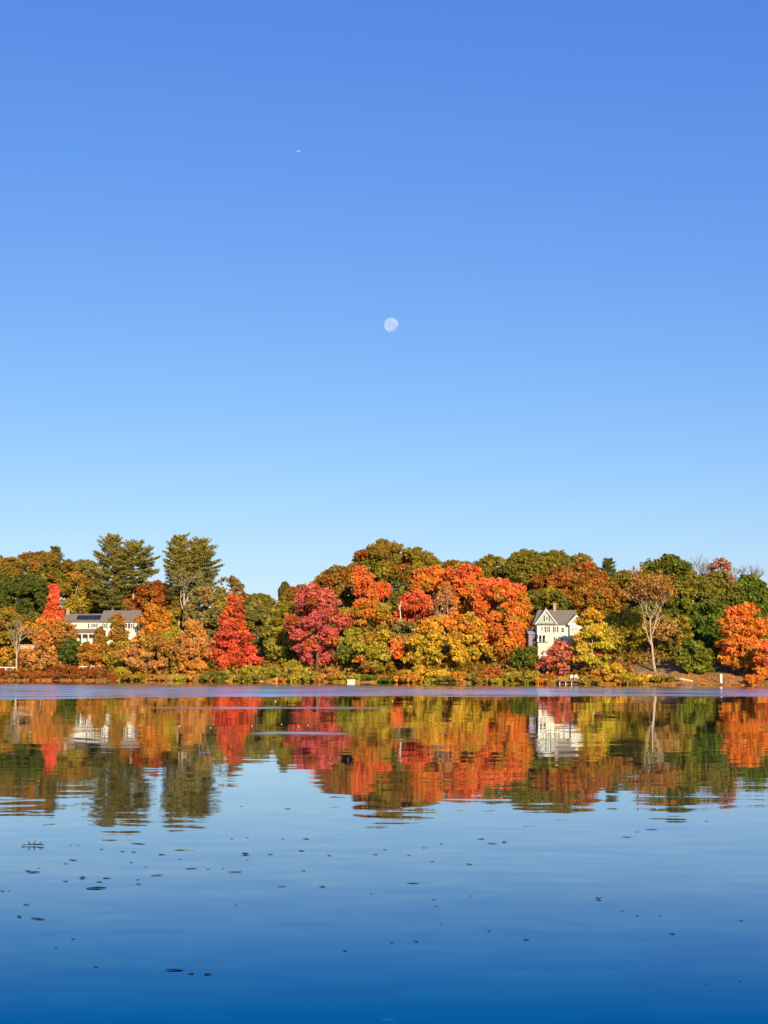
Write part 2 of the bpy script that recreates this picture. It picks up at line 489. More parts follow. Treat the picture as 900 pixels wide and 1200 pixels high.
def branch_tubes(mb, rng, base, top, r0, tips, bend=0.03, sides=6):
    base, top = Vector(base), Vector(top)
    L = (top - base).length
    pts = []
    for i in range(6):
        t = i / 5
        o = Vector((rng.normal() * bend * L * 0.5, rng.normal() * bend * L * 0.5, 0)) * (1 if 0 < i else 0)
        pts.append(base.lerp(top, t) + o)
    mb.tube(pts, [r0 * (1.35 if i == 0 else (1 - 0.8 * i / 5)) for i in range(6)], sides)
    for tip in tips:
        tip = Vector(tip)
        zt = min(max(tip.z - 0.5 * math.hypot(tip.x - base.x, tip.y - base.y) - 0.5, base.z + 0.25 * L), top.z - 0.05 * L)
        f = (zt - base.z) / max(top.z - base.z, 0.1)
        st = base.lerp(top, f)
        i = min(int(f * 5), 4); st = pts[i].lerp(pts[i + 1], f * 5 - i)
        rr = r0 * (1 - 0.8 * f) * 0.5
        mid = st.lerp(tip, 0.5) + Vector((rng.normal() * 0.2, rng.normal() * 0.2, 0.08 * (tip - st).length))
        mb.tube([st, mid, tip], [rr, rr * 0.6, rr * 0.2], 4)

GROUP_T = 'autumn trees on the far shore'
GROUP_P = 'tall pines behind the left house'
GROUP_S = 'shrubs along the far bank'
tree_no = [0]

def place(px, off):
    Y = shore_px(px) + off
    x = P(px, 790, Y).x
    return x, Y, float(ground_z(x, Y))

def leafy(name, label, cat, px, ytop, ybot, wpx, off, shape, stops, bark='bark', dens=1.6, rcm=0.88, leaf=0.27, cover=1.0,
          group=GROUP_T, trunk_r=None, lean=0.0, flat=0.72, limbs=9, jit=0.16):
    tree_no[0] += 1
    rng = np.random.default_rng(1000 + tree_no[0])
    x, Y, g = place(px, off)
    s = Y / F
    top = P(px, ytop, Y).z; bot = max(P(px, ybot, Y).z, g + 0.15)
    root = thing(name, label, cat, (x, Y, g), group)
    rx = wpx * s / 2; ry = rx * 0.85
    H = top - bot
    if off >= 50 and cover == 1.0: dens *= 1.75
    rc = float(np.clip(0.17 * min(2 * rx, H * 1.2), 0.45, 1.75)) * rcm
    cen, hs = crown_clumps(rng, bot - g, top - g, rx, ry, shape, rc, dens, 0.5 if off >= 50 else 1.0)
    # fit the crown to the outline seen in the photo
    cen[:, 0] *= max(rx - 0.8 * rc, 0.35 * rx) / max(np.percentile(np.abs(cen[:, 0]), 95), 0.1)
    if cen[:, 2].max() > cen[:, 2].min():
        zl, zh = cen[:, 2].min(), np.percentile(cen[:, 2], 98)
        cen[:, 2] = zl + (cen[:, 2] - zl) * (top - g - 0.85 * rc - zl) / (zh - zl)
    if lean: cen[:, 0] += lean * (hs - 0.5) * rx * 2
    n = len(cen)
    rad = rc * (0.55 + 0.65 * rng.random(n))
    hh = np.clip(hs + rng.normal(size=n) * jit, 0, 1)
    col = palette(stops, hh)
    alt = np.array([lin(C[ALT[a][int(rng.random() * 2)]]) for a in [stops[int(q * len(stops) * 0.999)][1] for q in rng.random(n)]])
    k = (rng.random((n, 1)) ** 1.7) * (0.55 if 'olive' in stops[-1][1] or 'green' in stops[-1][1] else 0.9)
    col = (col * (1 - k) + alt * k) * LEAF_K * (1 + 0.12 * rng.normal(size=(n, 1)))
    lw = leaf * 0.7
    sr = min(0.45, rc * 0.5) * (leaf / 0.27) ** 0.5
    sp, srad, scol = sprays(rng, cen, rad, flat, cover, sr, col)
    v, c = leaves(rng, sp, srad, 0.75, np.full(len(sp), 12), leaf, lw, scol, up=0.35)
    me = np_mesh('crown', v, len(c), 3, M['leaf'], c)
    new_obj('crown' if name != 'shrub' else 'foliage', me, root)
    mb = MB()
    tr = trunk_r or max(0.06, 0.018 * (top - g) + 0.04)
    tips = cen[rng.permutation(n)[:limbs]]
    cx = float(lean * rx * 0.4)
    branch_tubes(mb, rng, (0, 0, -0.3), (cx, 0, (bot - g) + 0.8 * H), tr, tips)
    new_obj('trunk' if name != 'shrub' else 'stem', mb.mesh('trunk', M[bark], True), root)
    return root

def grow(mb, rng, p, d, L, r, depth, spread, tips, sides=5, up=0.15, sub=None):
    d = d.normalized()
    n = 3
    pts = [p]; q = p.copy(); dd = d.copy()
    for i in range(n):
        dd = (dd + Vector((rng.normal() * 0.12, rng.normal() * 0.12, rng.normal() * 0.08 + up * 0.3))).normalized()
        q = q + dd * (L / n); pts.append(q.copy())
    tgt = mb
    tgt.tube(pts, [r, r * 0.86, r * 0.74, r * 0.6], sides if depth > 1 else 3, cap=False)
    if depth <= 2: tips.append(q.copy())
    if depth == 0: return
    k = rng.integers(2, 4) if depth > 1 else rng.integers(2, 5)
    for j in range(k):
        a = Vector((rng.normal(), rng.normal() * 0.9, rng.normal() * 0.5 + up)).normalized()
        nd = (dd * (1 - spread * 0.5) + a * spread).normalized()
        st = pts[-1] if j < 2 else pts[2]
        grow(mb, rng, st, nd, L * (0.62 + 0.25 * rng.random()), r * 0.58, depth - 1, spread, tips, sides, up)

def bare(name, label, cat, px, ytop, off, wpx, bark, depth=4, leafcol=None, forks=3, trunk_frac=0.3, r0=None, spread=0.55, group=GROUP_T, leaf=0.3, leafn=14, lean=0.0, up=0.15, tipr=0.6):
    """a tree that has lost most of its leaves: trunk, several limbs, twigs"""
    tree_no[0] += 1
    rng = np.random.default_rng(3000 + tree_no[0])
    x, Y, g = place(px, off)
    s = Y / F
    H = P(px, ytop, Y).z - g
    root = thing(name, label, cat, (x, Y, g), group)
    r0 = r0 or 0.02 * H
    mb = MB()
    th = H * trunk_frac
    pts = [Vector((lean * i / 4 * th + rng.normal() * 0.02 * th * (i > 0), rng.normal() * 0.02 * th * (i > 0), -0.3 + (th + 0.3) * i / 4)) for i in range(5)]
    mb.tube(pts, [r0 * 1.4, r0 * 1.08, r0, r0 * 0.92, r0 * 0.82], 7)
    branches = []; tips = []
    for k in range(forks):
        ang = (k + 0.5) / forks * math.pi + rng.normal() * 0.2
        side = math.cos(ang)
        b = MB()
        d = Vector((side * 0.62, rng.normal() * 0.35, 1.0)).normalized()
        grow(b, rng, pts[-1] - Vector((0, 0, 0.05 * th * k)), d, (H - th) * 0.36, r0 * 0.66, depth - 1, spread, tips, 5, up)
        branches.append(b)
    allv = np.array([v for b in branches for v in b.v])
    # fit the limb system to the size seen in the photo
    kz = (H - th) / max(allv[:, 2].max() - th, 0.1)
    kx = (wpx * s / 2) / max(np.percentile(np.abs(allv[:, 0] - pts[-1].x), 97), 0.1)
    def fit(v):
        return (pts[-1].x + (v[0] - pts[-1].x) * kx, v[1] * min(kx, 1.3), th + (v[2] - th) * kz if v[2] > th else v[2])
    new_obj('trunk', mb.mesh('trunk', M[bark], True), root)
    for b in branches:
        b.v = [fit(v) for v in b.v]
        new_obj('limb', b.mesh('limb', M[bark], True), root)
    if leafcol:
        cen = np.array([fit(t) for t in tips])
        n = len(cen)
        rad = np.full(n, tipr) * (0.7 + 0.7 * rng.random(n))
        hs = np.clip((cen[:, 2] - th) / (H - th) + rng.normal(size=n) * 0.15, 0, 1)
        col = palette(leafcol, hs) * LEAF_K * (1 + 0.12 * rng.normal(size=(n, 1)))
        v, c = leaves(rng, cen, rad, 0.8, np.full(n, leafn), leaf, leaf * 0.7, col)
        new_obj('crown', np_mesh('crown', v, len(c), 3, M['leaf'], c), root)
    return root

def pine(label, px, ytop, ybot, wpx, off, seed, stops=((0, 'pine'), (1, 'pinelight')), bare_low=True, name='pine_tree', asym=0.0, ragged=0.42, rmin=0.35):
    """white pine: tall trunk, whorls of near-level boughs carrying flat pads of needles"""
    rng = np.random.default_rng(seed)
    x, Y, g = place(px, off)
    s = Y / F
    top = P(px, ytop, Y).z - g; bot = P(px, ybot, Y).z - g
    root = thing(name, label, 'tree', (x, Y, g), GROUP_P)
    R0 = wpx * s / 2
    mb = MB()
    mb.tube([(0, 0, -0.4), (0.1, 0, top * 0.3), (-0.1, 0.1, top * 0.6), (0, 0, top * 0.97)], [0.5, 0.42, 0.3, 0.05], 7)
    bm = MB()
    cen, rad, tilt, hs = [], [], [], []
    nw = int((top - bot) / 0.85)
    for i in range(nw):
        f = i / max(nw - 1, 1)
        z = bot + (top - bot) * f * 0.97
        w = R0 * (min(1.0, 0.72 + 0.5 * f) if f < 0.55 else max(rmin, (1 - (f - 0.55) / 0.45) ** 0.42)) 
        k = rng.integers(5, 8)
        a0 = rng.random() * 6.28
        for j in range(k):
            a = a0 + j * 6.28 / k + rng.normal() * 0.25
            L = w * (1 - ragged + ragged * 1.5 * rng.random()) * (1 + asym * math.cos(a))
            rise = L * (0.10 + 0.28 * f + 0.1 * rng.normal())
            dirv = Vector((math.cos(a), math.sin(a), 0))
            p0 = Vector((0, 0, z)); p1 = p0 + dirv * L * 0.55 + Vector((0, 0, rise * 0.25)); p2 = p0 + dirv * L + Vector((0, 0, rise))
            bm.tube([p0, p1, p2], [0.11, 0.08, 0.03], 4, cap=False)
            npad = max(2, int(L / 1.05))
            for q in range(npad):
                t = 0.32 + 0.68 * (q + 0.6 * rng.random()) / npad
                if t > 1: t = 1
                c = p0 + dirv * L * t + Vector((0, 0, rise * t * t + 0.15))
                sid = Vector((-dirv.y, dirv.x, 0)) * rng.normal() * 0.6 * (1.2 - 0.5 * t)
                c = c + sid
                cen.append(c); rad.append(0.7 + 0.5 * rng.random()); hs.append(f)
                sl = rise / max(L, 0.1) * 1.6
                tilt.append((dirv.x * sl, dirv.y * sl, 0))
    cen = np.array([tuple(c) for c in cen]); rad = np.array(rad); tilt = np.array(tilt)
    n = len(cen)
    col = palette(list(stops), np.clip(np.array(hs) * 0.7 + 0.3 * rng.random(n), 0, 1)) * LEAF_K * (1 + 0.12 * rng.normal(size=(n, 1)))
    per = np.full(n, 46)
    v, c = leaves(rng, cen, rad, 0.34, per, 0.34, 0.11, col, up=0.7, tilt=tilt)
    new_obj('trunk', mb.mesh('trunk', M['bark_pale'], True), root)
    new_obj('boughs', bm.mesh('boughs', M['bark'], True), root)
    new_obj('crown', np_mesh('crown', v, len(c), 3, M['leaf'], c), root)
    return root

def g1(a): return [(0, a), (1, a)]
def g2(a, b): return [(0, a), (1, b)]        # bottom colour, top colour
def g3(a, b, c): return [(0, a), (0.5, b), (1, c)]

T = 'deciduous_tree'
# label, px, ytop, ybot, width, depth behind the water's edge, outline, leaf colours bottom to top, options
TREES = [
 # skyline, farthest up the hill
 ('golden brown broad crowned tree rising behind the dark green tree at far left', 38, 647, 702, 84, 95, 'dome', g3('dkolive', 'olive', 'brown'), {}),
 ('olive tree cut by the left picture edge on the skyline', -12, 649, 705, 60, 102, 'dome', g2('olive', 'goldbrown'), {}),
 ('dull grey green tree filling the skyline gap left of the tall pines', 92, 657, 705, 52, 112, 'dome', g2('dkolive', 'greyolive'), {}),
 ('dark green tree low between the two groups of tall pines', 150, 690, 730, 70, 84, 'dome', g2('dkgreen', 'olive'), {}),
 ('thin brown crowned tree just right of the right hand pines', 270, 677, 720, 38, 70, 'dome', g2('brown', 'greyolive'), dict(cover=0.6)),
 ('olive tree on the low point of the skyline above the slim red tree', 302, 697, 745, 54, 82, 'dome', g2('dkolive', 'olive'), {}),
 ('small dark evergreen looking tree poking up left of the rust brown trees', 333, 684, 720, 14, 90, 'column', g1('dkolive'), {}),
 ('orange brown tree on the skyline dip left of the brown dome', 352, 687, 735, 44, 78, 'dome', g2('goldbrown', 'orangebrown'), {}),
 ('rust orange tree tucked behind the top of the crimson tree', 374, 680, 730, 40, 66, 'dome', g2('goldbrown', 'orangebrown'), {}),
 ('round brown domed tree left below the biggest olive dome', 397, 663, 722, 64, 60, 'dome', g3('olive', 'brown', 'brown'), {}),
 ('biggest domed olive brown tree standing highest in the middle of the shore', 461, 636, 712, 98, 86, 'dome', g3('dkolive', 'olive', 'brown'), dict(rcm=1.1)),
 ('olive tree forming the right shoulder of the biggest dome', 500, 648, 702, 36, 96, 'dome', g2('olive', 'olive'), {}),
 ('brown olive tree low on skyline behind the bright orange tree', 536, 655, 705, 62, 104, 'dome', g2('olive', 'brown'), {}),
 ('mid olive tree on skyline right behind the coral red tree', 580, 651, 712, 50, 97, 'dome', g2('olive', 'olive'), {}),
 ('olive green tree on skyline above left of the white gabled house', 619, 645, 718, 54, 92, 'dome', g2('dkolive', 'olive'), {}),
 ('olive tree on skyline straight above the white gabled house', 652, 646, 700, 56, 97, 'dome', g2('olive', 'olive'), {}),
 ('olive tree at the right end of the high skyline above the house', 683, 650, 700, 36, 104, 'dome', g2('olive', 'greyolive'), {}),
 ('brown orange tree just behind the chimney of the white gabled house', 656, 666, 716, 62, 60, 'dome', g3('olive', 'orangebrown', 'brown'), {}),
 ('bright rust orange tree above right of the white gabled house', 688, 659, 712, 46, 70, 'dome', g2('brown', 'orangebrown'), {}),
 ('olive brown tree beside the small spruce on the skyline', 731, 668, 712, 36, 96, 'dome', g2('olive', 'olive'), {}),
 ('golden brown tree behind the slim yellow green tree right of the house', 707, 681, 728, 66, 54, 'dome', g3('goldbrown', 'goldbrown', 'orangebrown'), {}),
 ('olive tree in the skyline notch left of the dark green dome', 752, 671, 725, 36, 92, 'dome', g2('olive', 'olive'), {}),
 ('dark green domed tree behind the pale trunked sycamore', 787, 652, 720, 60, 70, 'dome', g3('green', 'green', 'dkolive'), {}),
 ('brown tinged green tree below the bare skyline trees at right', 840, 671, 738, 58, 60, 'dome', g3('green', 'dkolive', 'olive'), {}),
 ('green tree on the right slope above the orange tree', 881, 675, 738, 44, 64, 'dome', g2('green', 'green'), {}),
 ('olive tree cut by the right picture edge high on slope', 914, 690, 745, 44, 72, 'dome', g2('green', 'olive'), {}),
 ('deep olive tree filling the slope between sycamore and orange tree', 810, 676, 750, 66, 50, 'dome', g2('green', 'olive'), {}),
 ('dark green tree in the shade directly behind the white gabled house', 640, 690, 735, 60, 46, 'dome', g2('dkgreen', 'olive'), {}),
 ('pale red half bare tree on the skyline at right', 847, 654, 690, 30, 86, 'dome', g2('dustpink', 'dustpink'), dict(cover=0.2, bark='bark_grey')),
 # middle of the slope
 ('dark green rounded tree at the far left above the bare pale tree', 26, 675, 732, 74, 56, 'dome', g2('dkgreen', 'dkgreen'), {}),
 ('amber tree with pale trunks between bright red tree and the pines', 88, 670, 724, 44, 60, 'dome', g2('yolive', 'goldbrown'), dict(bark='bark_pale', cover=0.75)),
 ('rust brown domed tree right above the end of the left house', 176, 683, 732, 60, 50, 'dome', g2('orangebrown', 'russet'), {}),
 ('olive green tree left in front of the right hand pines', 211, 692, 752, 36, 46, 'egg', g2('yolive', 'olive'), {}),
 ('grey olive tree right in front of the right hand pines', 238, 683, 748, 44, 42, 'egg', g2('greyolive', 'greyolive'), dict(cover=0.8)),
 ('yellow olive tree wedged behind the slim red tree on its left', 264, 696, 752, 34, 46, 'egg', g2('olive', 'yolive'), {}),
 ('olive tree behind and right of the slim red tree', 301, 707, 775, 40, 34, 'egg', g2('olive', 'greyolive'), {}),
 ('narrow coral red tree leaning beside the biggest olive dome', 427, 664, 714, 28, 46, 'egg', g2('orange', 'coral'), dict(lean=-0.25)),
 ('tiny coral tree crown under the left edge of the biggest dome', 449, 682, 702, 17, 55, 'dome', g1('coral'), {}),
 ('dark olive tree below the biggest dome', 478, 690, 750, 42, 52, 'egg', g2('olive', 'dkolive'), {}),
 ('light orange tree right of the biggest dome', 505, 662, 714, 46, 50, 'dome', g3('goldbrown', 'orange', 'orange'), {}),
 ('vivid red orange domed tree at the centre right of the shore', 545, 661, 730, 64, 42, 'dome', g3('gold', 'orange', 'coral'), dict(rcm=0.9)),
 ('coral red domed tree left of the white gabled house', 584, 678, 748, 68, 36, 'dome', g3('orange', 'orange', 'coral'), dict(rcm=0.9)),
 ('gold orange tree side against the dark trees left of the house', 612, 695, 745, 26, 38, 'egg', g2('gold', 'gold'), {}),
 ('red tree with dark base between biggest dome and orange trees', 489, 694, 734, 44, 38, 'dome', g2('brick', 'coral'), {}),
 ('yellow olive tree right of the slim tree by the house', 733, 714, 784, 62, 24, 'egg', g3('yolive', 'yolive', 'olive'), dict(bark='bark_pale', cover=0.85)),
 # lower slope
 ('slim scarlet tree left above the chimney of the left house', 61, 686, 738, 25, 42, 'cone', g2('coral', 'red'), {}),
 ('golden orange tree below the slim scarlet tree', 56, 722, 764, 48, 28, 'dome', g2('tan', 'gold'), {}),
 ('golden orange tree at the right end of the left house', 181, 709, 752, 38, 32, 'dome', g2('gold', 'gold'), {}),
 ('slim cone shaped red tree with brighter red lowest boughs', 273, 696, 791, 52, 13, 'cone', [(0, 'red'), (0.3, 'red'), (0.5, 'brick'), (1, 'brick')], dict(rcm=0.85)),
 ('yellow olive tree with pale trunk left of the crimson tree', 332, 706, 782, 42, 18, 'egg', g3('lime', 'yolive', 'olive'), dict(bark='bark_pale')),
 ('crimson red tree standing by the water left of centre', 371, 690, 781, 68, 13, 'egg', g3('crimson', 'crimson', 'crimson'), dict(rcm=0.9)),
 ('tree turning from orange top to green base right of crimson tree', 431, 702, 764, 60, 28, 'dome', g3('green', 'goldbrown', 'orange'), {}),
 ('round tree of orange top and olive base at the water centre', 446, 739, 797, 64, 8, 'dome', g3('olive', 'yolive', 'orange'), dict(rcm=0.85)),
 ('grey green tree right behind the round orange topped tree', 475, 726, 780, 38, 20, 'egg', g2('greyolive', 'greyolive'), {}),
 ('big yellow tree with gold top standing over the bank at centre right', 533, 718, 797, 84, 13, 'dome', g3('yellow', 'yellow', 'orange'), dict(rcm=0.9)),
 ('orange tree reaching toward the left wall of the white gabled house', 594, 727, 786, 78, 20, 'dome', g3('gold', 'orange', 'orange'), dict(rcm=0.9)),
 ('low dark olive tree in the shade below the orange tree', 617, 758, 797, 28, 12, 'dome', g2('green', 'dkolive'), {}),
 ('slim tree with orange tip and yellow green skirt right of the house', 694, 716, 784, 44, 8, 'egg', [(0, 'limegold'), (0.65, 'limegold'), (1, 'orange')], dict(bark='bark_pale', flat=0.42, trunk_r=0.22, jit=0.06, cover=1.2)),
 ('gold olive tree with pale boughs right of the sycamore', 791, 722, 774, 40, 22, 'dome', g2('olive', 'goldbrown'), dict(bark='bark_pale', cover=0.8)),
 ('large green tree mass left of the orange tree at right', 829, 704, 780, 70, 30, 'egg', g2('green', 'green'), {}),
 ('low fresh green tree above the leaf strewn bank at right', 819, 752, 796, 52, 10, 'dome', g2('lime', 'green'), {}),
 ('spreading orange tree by the water at the right edge', 873, 711, 786, 62, 12, 'egg', g3('gold', 'orange', 'orange'), dict(bark='bark_pale')),
 ('red orange tree cut by the right picture edge at the water', 900, 752, 803, 28, 4, 'dome', g2('orange', 'coral'), {}),
 ('small tan leaved tree with twin stems at the left bank', 48, 750, 789, 44, 9, 'dome', g2('tan', 'tan'), dict(bark='bark_pale', cover=0.5)),
 ('dark green small tree in front of the left house porch', 82, 750, 779, 30, 15, 'dome', g1('dkgreen'), {}),
 ('small gold leaved tree below the left house', 107, 753, 789, 32, 9, 'dome', g2('gold', 'goldbrown'), dict(cover=0.75)),
 ('slim tan olive tree standing in front of the left house', 136, 720, 790, 29, 11, 'egg', g3('yolive', 'goldbrown', 'brown'), dict(bark='bark_pale', cover=0.7)),
 ('broad tan tree hanging over the water right of the left house', 172, 741, 796, 60, 6, 'dome', g3('tan', 'tan', 'goldbrown'), dict(bark='bark_pale', cover=0.8)),
 ('tall tan tree with gold skirt left of the slim red tree', 226, 727, 795, 48, 8, 'egg', g3('gold', 'tan', 'tan'), dict(bark='bark_pale', cover=0.85)),
 ('yellow green small tree behind the broad tan tree', 194, 738, 776, 38, 20, 'dome', g2('lime', 'yolive'), {}),
 ('thin olive tree beside the broad tan tree at the water', 209, 756, 794, 18, 7, 'egg', g2('yolive', 'greyolive'), dict(bark='bark_pale', cover=0.7)),
 ('small dark green tree at the left foot of the slim red tree', 254, 767, 794, 20, 12, 'dome', g2('green', 'dkgreen'), {}),
 ('olive brown tree low on the slope at the left edge behind bare pale tree', 8, 712, 768, 46, 34, 'dome', g2('olive', 'goldbrown'), {}),
 ('dark tree in the shade between the dark green tree and left house', 40, 718, 760, 50, 40, 'dome', g2('dkolive', 'olive'), {}),
 ('olive tree on the slope above the spreading orange tree', 868, 712, 765, 50, 44, 'dome', g2('green', 'olive'), {}),
 ('dull olive tree on the slope directly behind the sycamore', 762, 705, 772, 52, 38, 'egg', g2('dkolive', 'olive'), {}),
 ('tan leaved tree hiding the left end of the left house', 76, 728, 762, 26, 22, 'dome', g2('goldbrown', 'tan'), dict(cover=0.55, bark='bark_pale')),
 ('small gold brown tree before the right end of the left house porch', 117, 736, 762, 14, 20, 'egg', g2('goldbrown', 'brown'), dict(cover=0.7)),
 ('dark green tree in the shade above the shore at far right', 850, 748, 786, 40, 26, 'dome', g2('dkgreen', 'green'), {}),
 ('olive tree filling the gap below the left shoulder of the biggest dome', 444, 688, 745, 44, 62, 'dome', g2('olive', 'dkolive'), {}),
 ('dark olive tree behind the yellow crown at centre right', 552, 700, 770, 64, 56, 'dome', g2('dkolive', 'olive'), {}),
 ('yellow olive tree between slim red tree and crimson tree high on slope', 318, 712, 770, 44, 58, 'dome', g2('olive', 'yolive'), {}),
 ('dark olive tree in shade between the right pines and slim red tree', 248, 712, 775, 44, 56, 'dome', g2('dkolive', 'greyolive'), {}),
 ('dark green tree in the shade under the tallest left pine', 118, 690, 735, 44, 66, 'dome', g2('dkgreen', 'olive'), {}),
 ('olive tree low in the shade behind the crimson tree', 396, 712, 775, 46, 46, 'dome', g2('dkolive', 'olive'), {}),
 ('rust brown tree glimpsed behind the slim red tree and tan trees', 205, 722, 775, 50, 62, 'dome', g2('olive', 'russet'), {}),
 ('olive tree behind the coral red tree left of the house', 606, 690, 760, 50, 60, 'dome', g2('dkolive', 'olive'), {}),
 ('green olive tree between round orange topped tree and crimson tree', 414, 735, 794, 34, 14, 'egg', g2('green', 'yolive'), {}),
 ('yellow gold tree low between grey green tree and big yellow tree', 494, 744, 797, 40, 9, 'dome', g2('yellow', 'goldbrown'), {}),
 ('yellow leaved low tree at the left edge below the bare pale tree', 6, 758, 788, 36, 16, 'dome', g2('yolive', 'gold'), dict(cover=0.8)),
]
# beyond the picture's edges, for the reflections and the view from a step aside
SIDE = [
 (-48, 655, 730, 70, 90, 'dome', g2('olive', 'goldbrown')), (-40, 690, 770, 56, 40, 'dome', g2('goldbrown', 'gold')), (-62, 745, 796, 60, 8, 'dome', g2('tan', 'gold')),
 (-110, 650, 730, 80, 90, 'dome', g2('dkgreen', 'olive')), (-120, 700, 790, 70, 25, 'egg', g2('gold', 'orangebrown')), (950, 690, 760, 60, 70, 'dome', g2('green', 'olive')),
 (945, 715, 795, 60, 14, 'egg', g2('orange', 'gold')), (1000, 680, 760, 70, 70, 'dome', g2('olive', 'green')), (1005, 730, 803, 60, 8, 'dome', g2('yellow', 'gold')),
]
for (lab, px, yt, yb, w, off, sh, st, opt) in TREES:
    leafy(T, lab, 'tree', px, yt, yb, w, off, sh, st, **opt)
for i, (px, yt, yb, w, off, sh, st) in enumerate(SIDE):
    leafy(T, 'tree of the same wooded shore standing outside the picture %s edge' % ('left' if px < 0 else 'right'), 'tree', px, yt, yb, w, off, sh, st, dens=1.4, group='shore trees past the %s picture edge' % ('left' if px < 0 else 'right'))

# tall pines
pine('tallest pine on the left with many level boughs', 130, 629, 712, 50, 46, 11, asym=-0.1)
pine('pine leaning its boughs right beside the tallest left pine', 155, 637, 692, 54, 48, 12, asym=0.15)
pine('left pine of the pair behind the rust brown dome', 209, 630, 702, 46, 46, 13, ragged=0.25)
pine('right pine of the pair behind the rust brown dome', 232, 634, 702, 50, 48, 14, ragged=0.3, asym=0.1)
pine('small dark pine tip poking above the golden brown tree at far left', 62, 643, 690, 22, 112, 15, stops=((0, 'dkgreen'), (1, 'pine')))
pine('small spruce tip on the skyline right of the white gabled house', 715, 657, 700, 20, 112, 16, stops=((0, 'dkgreen'), (1, 'dkolive')), name='spruce_tree', ragged=0.2, rmin=0.1)

# bare and half bare trees
bare('bare_tree', 'bare pale branched tree at the left edge above the fence', 'tree', 19, 720, 5, 34, 'bark_pale', 4, None, 5, 0.34, 0.24)
bare('bare_tree', 'leafless pale grey tree in front of the right hand pines', 'tree', 216, 660, 42, 52, 'bark_pale', 5, g1('greyolive'), 5, 0.5, 0.34, leafn=3)
bare('bare_tree', 'leafless pinkish grey tree between the two orange crowns', 'tree', 521, 688, 33, 28, 'bark_pale', 4, g1('tan'), 4, 0.35, 0.22, leafn=3)
bare('bare_tree', 'leafless grey tree on the skyline left of the pale red tree', 'tree', 822, 647, 84, 44, 'bark_grey', 5, None, 7, 0.25, 0.5, spread=0.42)
bare('bare_tree', 'leafless grey tree on the skyline right of the pale red tree', 'tree', 874, 659, 88, 48, 'bark_grey', 5, None, 7, 0.25, 0.5, spread=0.45)
bare('sycamore_tree', 'pale trunked sycamore with thin golden leaves on the open bank', 'tree', 768, 668, 11, 54, 'bark_pale', 5, g2('tan', 'goldbrown'), 5, 0.33, 0.24, leaf=0.26, leafn=11, spread=0.68, lean=-0.12, up=0.2, tipr=1.1)
leafy('half_bare_tree', 'pinkish red half bare tree in front of the white gabled house', 'tree', 656, 751, 796, 50, 6, 'dome', g3('coral', 'pink', 'pink'), bark='bark_pale', dens=1.4, cover=0.40, limbs=26, trunk_r=0.16, leaf=0.28)
bare('birch_tree', 'white stemmed leafless tree right of the crimson tree', 'tree', 405, 746, 16, 7, 'bark_white', 3, None, 2, 0.8, 0.11)
bare('birch_tree', 'white stemmed tree showing left of the red tree under the biggest dome', 'tree', 469, 704, 27, 6, 'bark_white', 3, None, 2, 0.88, 0.13)

# shrubs along the bank
SHRUBS = [
 (4, 783, 22, 3, 'maroon', 'dark red shrub at the left picture edge below the white rail'),
 (26, 781, 26, 3, 'russet', 'rust brown shrub at the foot of the bare pale tree'),
 (49, 785, 24, 3, 'russet', 'rust shrub at the foot of the small tan tree'),
 (71, 778, 24, 5, 'maroon', 'tallest dark red shrub below the dark green tree at left'),
 (97, 779, 26, 3, 'russet', 'rust brown shrub in front of the short white rail'),
 (116, 781, 24, 3, 'maroon', 'dark red shrub right of the second white rail'),
 (143, 780, 22, 4, 'yolive', 'yellow green shrub below the slim tan olive tree'),
 (262, 783, 16, 3, 'lime', 'small yellow green shrub at the left foot of the slim red tree'),
 (296, 777, 26, 4, 'yolive', 'olive yellow shrub right of the slim red tree'),
 (318, 780, 24, 3, 'lime', 'lime shrub at the foot of the yellow olive tree'),
 (345, 772, 28, 5, 'yolive', 'taller yellow olive shrub left of the crimson tree foot'),
 (366, 785, 22, 3, 'lime', 'low lime shrub under the crimson tree'),
 (388, 781, 24, 4, 'tan', 'tan gold shrub under the right side of the crimson tree'),
 (420, 788, 18, 4, 'lime', 'lime shrub behind the small white float'),
 (474, 783, 22, 4, 'goldbrown', 'golden brown shrub right of the round orange topped tree'),
 (492, 778, 26, 4, 'yellow', 'yellow shrub left of the big yellow tree'),
 (516, 783, 26, 3, 'yellow', 'yellow shrub at the foot of the big yellow tree'),
 (540, 786, 24, 3, 'gold', 'gold shrub below the middle of the big yellow tree'),
 (558, 788, 20, 3, 'lime', 'bright green shrub right under the big yellow tree'),
 (578, 780, 26, 4, 'orangebrown', 'orange brown shrub below the orange tree'),
 (602, 785, 24, 3, 'yolive', 'yellow olive shrub left below the house'),
 (626, 784, 24, 3, 'yolive', 'olive yellow shrub left of the half bare pink tree'),
 (643, 789, 18, 3, 'goldbrown', 'golden shrub at the left end of the dock'),
 (688, 790, 16, 3, 'goldbrown', 'golden shrub at the right end of the dock'),
 (704, 782, 22, 4, 'gold', 'gold shrub right of the slim yellow green tree trunk'),
 (719, 775, 24, 5, 'yellow', 'taller bright yellow shrub between slim tree and sycamore'),
 (738, 787, 26, 3, 'yolive', 'olive yellow shrub left of the sycamore foot'),
 (758, 790, 22, 3, 'yellow', 'low yellow shrub in front of the sycamore foot'),
 (779, 790, 24, 4, 'olive', 'low olive shrub right of the sycamore foot'),
 (884, 789, 18, 4, 'orange', 'orange shrub under the spreading orange tree'),
]
for (px, yt, w, off, colr, lab) in SHRUBS:
    leafy('shrub', lab, 'shrub', px, yt + 2, 802, w * 1.15, off * 0.4 + 0.2, 'shrub', g1(colr), leaf=0.24, dens=1.5, rcm=1.0, group=GROUP_S, limbs=6, trunk_r=0.05, cover=0.6, jit=0.3)

